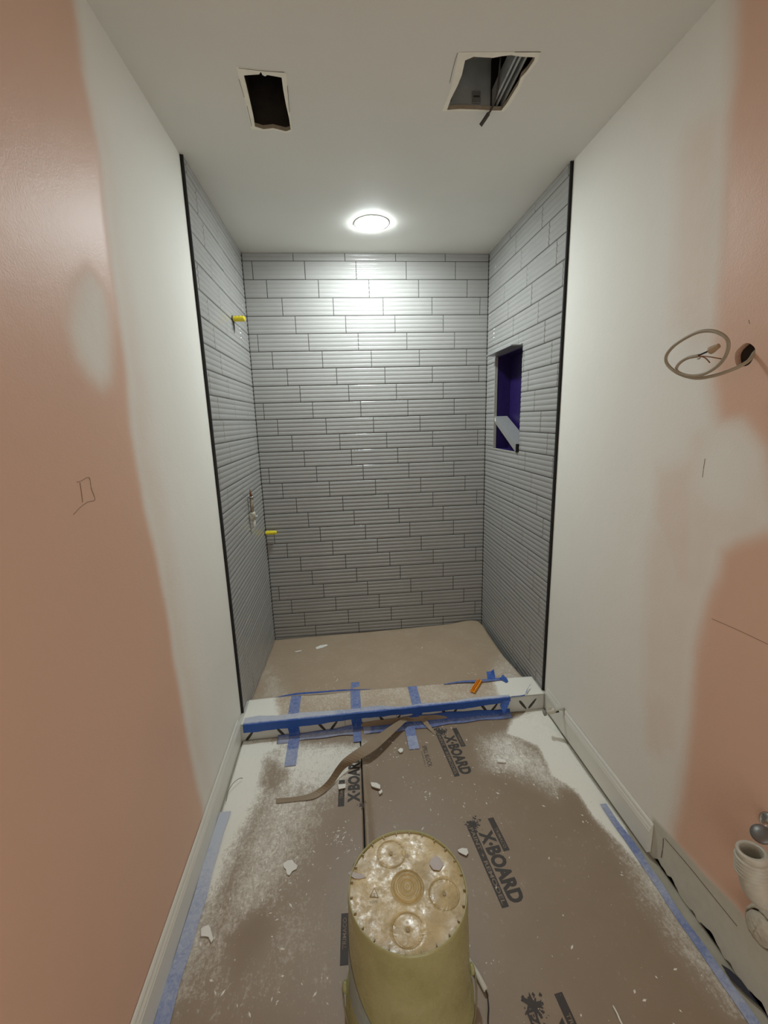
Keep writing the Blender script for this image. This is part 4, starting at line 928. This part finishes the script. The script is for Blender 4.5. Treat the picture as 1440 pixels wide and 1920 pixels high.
def crumbs(name, n, region, zf, label, rmin, rmax, clusters=None):
    V = []; F = []
    for _ in range(n):
        if clusters and rng.random() < .65:
            c = clusters[rng.integers(len(clusters))]; x = c[0] + rng.normal(0, c[2]); y = c[1] + rng.normal(0, c[2])
        else: x = rng.uniform(region[0], region[1]); y = rng.uniform(region[2], region[3])
        if not (region[0] < x < region[1] and region[2] < y < region[3]) or (math.hypot(x - BX, y - BY) < .165 and zf is zfl): continue
        r = rmin + (rmax - rmin) * rng.random() ** 3; a = rng.uniform(0, 6.28); st = rng.uniform(1, 3.2); ca, sa = math.cos(a), math.sin(a); b0 = len(V); z = zf(x, y)
        for ex, ey, ez in ((st, 0, 0), (0, 1, 0), (-st, 0, 0), (0, -1, 0), (0, 0, 1.0)): V.append((x + r * (ex * ca - ey * sa), y + r * (ex * sa + ey * ca), z + max(.0006, r * ez * .8) * (ez > 0) - .0003))
        F += [(b0, b0 + 1, b0 + 4), (b0 + 1, b0 + 2, b0 + 4), (b0 + 2, b0 + 3, b0 + 4), (b0 + 3, b0, b0 + 4)]
    o = mesh(name, V, F, CHIP); tag(o, label, 'crumbs', kind='stuff')
zfl = lambda x, y: .0034 + float(wob(np.array(x), np.array(y)))
cl = [(*fl(u, v), s) for u, v, s in ((640, 1395, .05), (730, 1398, .05), (655, 1590, .03), (630, 1570, .02), (760, 1460, .09), (560, 1480, .07), (480, 1690, .08), (600, 1790, .1), (930, 1440, .06), (1000, 1440, .08), (1130, 1560, .06), (820, 1500, .1), (820, 1365, .03), (540, 1660, .06))]
crumbs('floor_crumbs', 900, (.03, 1.43, -2.4, -1.03), zfl, 'tiny white plaster crumbs scattered over the floor boards', .0006, .0032, cl)
crumbs('pan_crumbs', 60, (.06, 1.36, -.84, -.06), lambda x, y: float(pan_z(np.array(x), np.array(y))) + .0006, 'tiny white crumbs scattered over the board in the shower pan', .001, .0035, [(.30, -.78, .06), (.42, -.70, .06), (1.2, -.7, .05)])
# crumpled paper ribbon
def PZ(px, py, z): x, y = fl(px, py, z); return (x, y, z)
def strip_lr(name, L_, R_, mat, k=6):
    return ribbon(name, smoothpath(L_, k), smoothpath(R_, k), mat, None, .0006)
o = strip_lr('paper_ribbon',
    [PZ(517, 1497, .012), PZ(552, 1494, .012), PZ(585, 1486, .014), PZ(612, 1466, .030), PZ(633, 1436, .055), PZ(650, 1418, .06), PZ(692, 1389, .055), PZ(732, 1361, .045), PZ(752, 1349, .040), PZ(770, 1343, .032), PZ(790, 1342, .03), PZ(800, 1350, .024), PZ(811, 1366, .010), PZ(818, 1374, .007)],
    [PZ(518, 1506, .007), PZ(556, 1502, .007), PZ(592, 1496, .008), PZ(622, 1473, .010), PZ(645, 1443, .020), PZ(668, 1428, .035), PZ(706, 1404, .04), PZ(746, 1367, .035), PZ(762, 1353, .034), PZ(775, 1349, .026), PZ(787, 1350, .020), PZ(795, 1358, .013), PZ(808, 1371, .007), PZ(816, 1379, .006)], KRAFT)
tag(o, 'twisted strip of brown paper lying over the seam in front of the curb', 'paper strip')
# orange clip on the curb
cz = zt + .0075; c0 = fl(900, 1276, cz); c1 = fl(886, 1298, cz); dv = np.array(c1) - np.array(c0); Ln = float(np.linalg.norm(dv)); an = math.atan2(dv[1], dv[0])
oc = empty('orange_wedge', (float(c0[0]), float(c0[1]), cz)); oc.rotation_euler = (0, 0, an); tag(oc, 'small orange ribbed plastic leveling wedge on top of the curb', 'wedge')
b = bmesh.new(); abox(b, 0, Ln, -.013, .013, 0, .004); bmo('wedge_base', b, ORANGEP, oc)
for s in (-.0115, -.002, .0085):
    b = bmesh.new(); abox(b, .004, Ln - .002, s, s + .003, .004, .010); bmo('rib', b, simple('deep_orange_plastic', (.62, .18, .01), .4) if s == -.002 else ORANGEP, oc)
# white stick with dark cord behind the bucket, thin sliver, loose wire at left
b = bmesh.new(); tube(b, [PZ(878, 1800, .012), PZ(895, 1826, .012), PZ(911, 1856, .012)], .0065, 12); ws = bmo('white_tube', b, simple('offwhite_tube', (.62, .60, .52), .5), None, True); tag(ws, 'short off-white tube on the floor right of the bucket', 'tube')
b = bmesh.new(); tube(b, smoothpath([PZ(911, 1857, .012), PZ(914, 1868, .006), PZ(916, 1890, .006), PZ(915, 1915, .006), PZ(918, 1960, .006)], 4), .0016, 6); bmo('dark_string', b, simple('black_string', (.02, .016, .012), .7), ws)
b = bmesh.new(); tube(b, smoothpath([PZ(1149, 1885, .006), PZ(1157, 1900, .007), PZ(1163, 1914, .006), PZ(1172, 1930, .006)], 4), [.0012] + [.0022] * 11 + [.0012], 5); tag(bmo('white_sliver', b, CHIP, None, True), 'thin curved white sliver on the floor near the bottom edge', 'plaster chip')
b = bmesh.new(); tube(b, smoothpath([PZ(424, 1502, .012), PZ(428, 1484, .02), PZ(437, 1469, .026), (*fl(448, 1460, .022), .022), PZ(455, 1459, .012)], 4), .0011, 5); tag(bmo('bent_wire', b, simple('grey_wire', (.12, .11, .09), .5), None, True), 'short bent grey wire curling from the left baseboard', 'wire')
b = bmesh.new(); prism(b, [(float(a), float(c)) for a, c in (fl(1352, 1812), fl(1368, 1822), fl(1440, 1890), fl(1440, 1905), fl(1400, 1870), fl(1370, 1840))], .006, .0075)
tag(bmo('torn_plastic_scrap', b, simple('dark_plastic_film', (.03, .03, .045), .3), None), 'dark torn plastic scrap on the floor at the right edge', 'scrap')
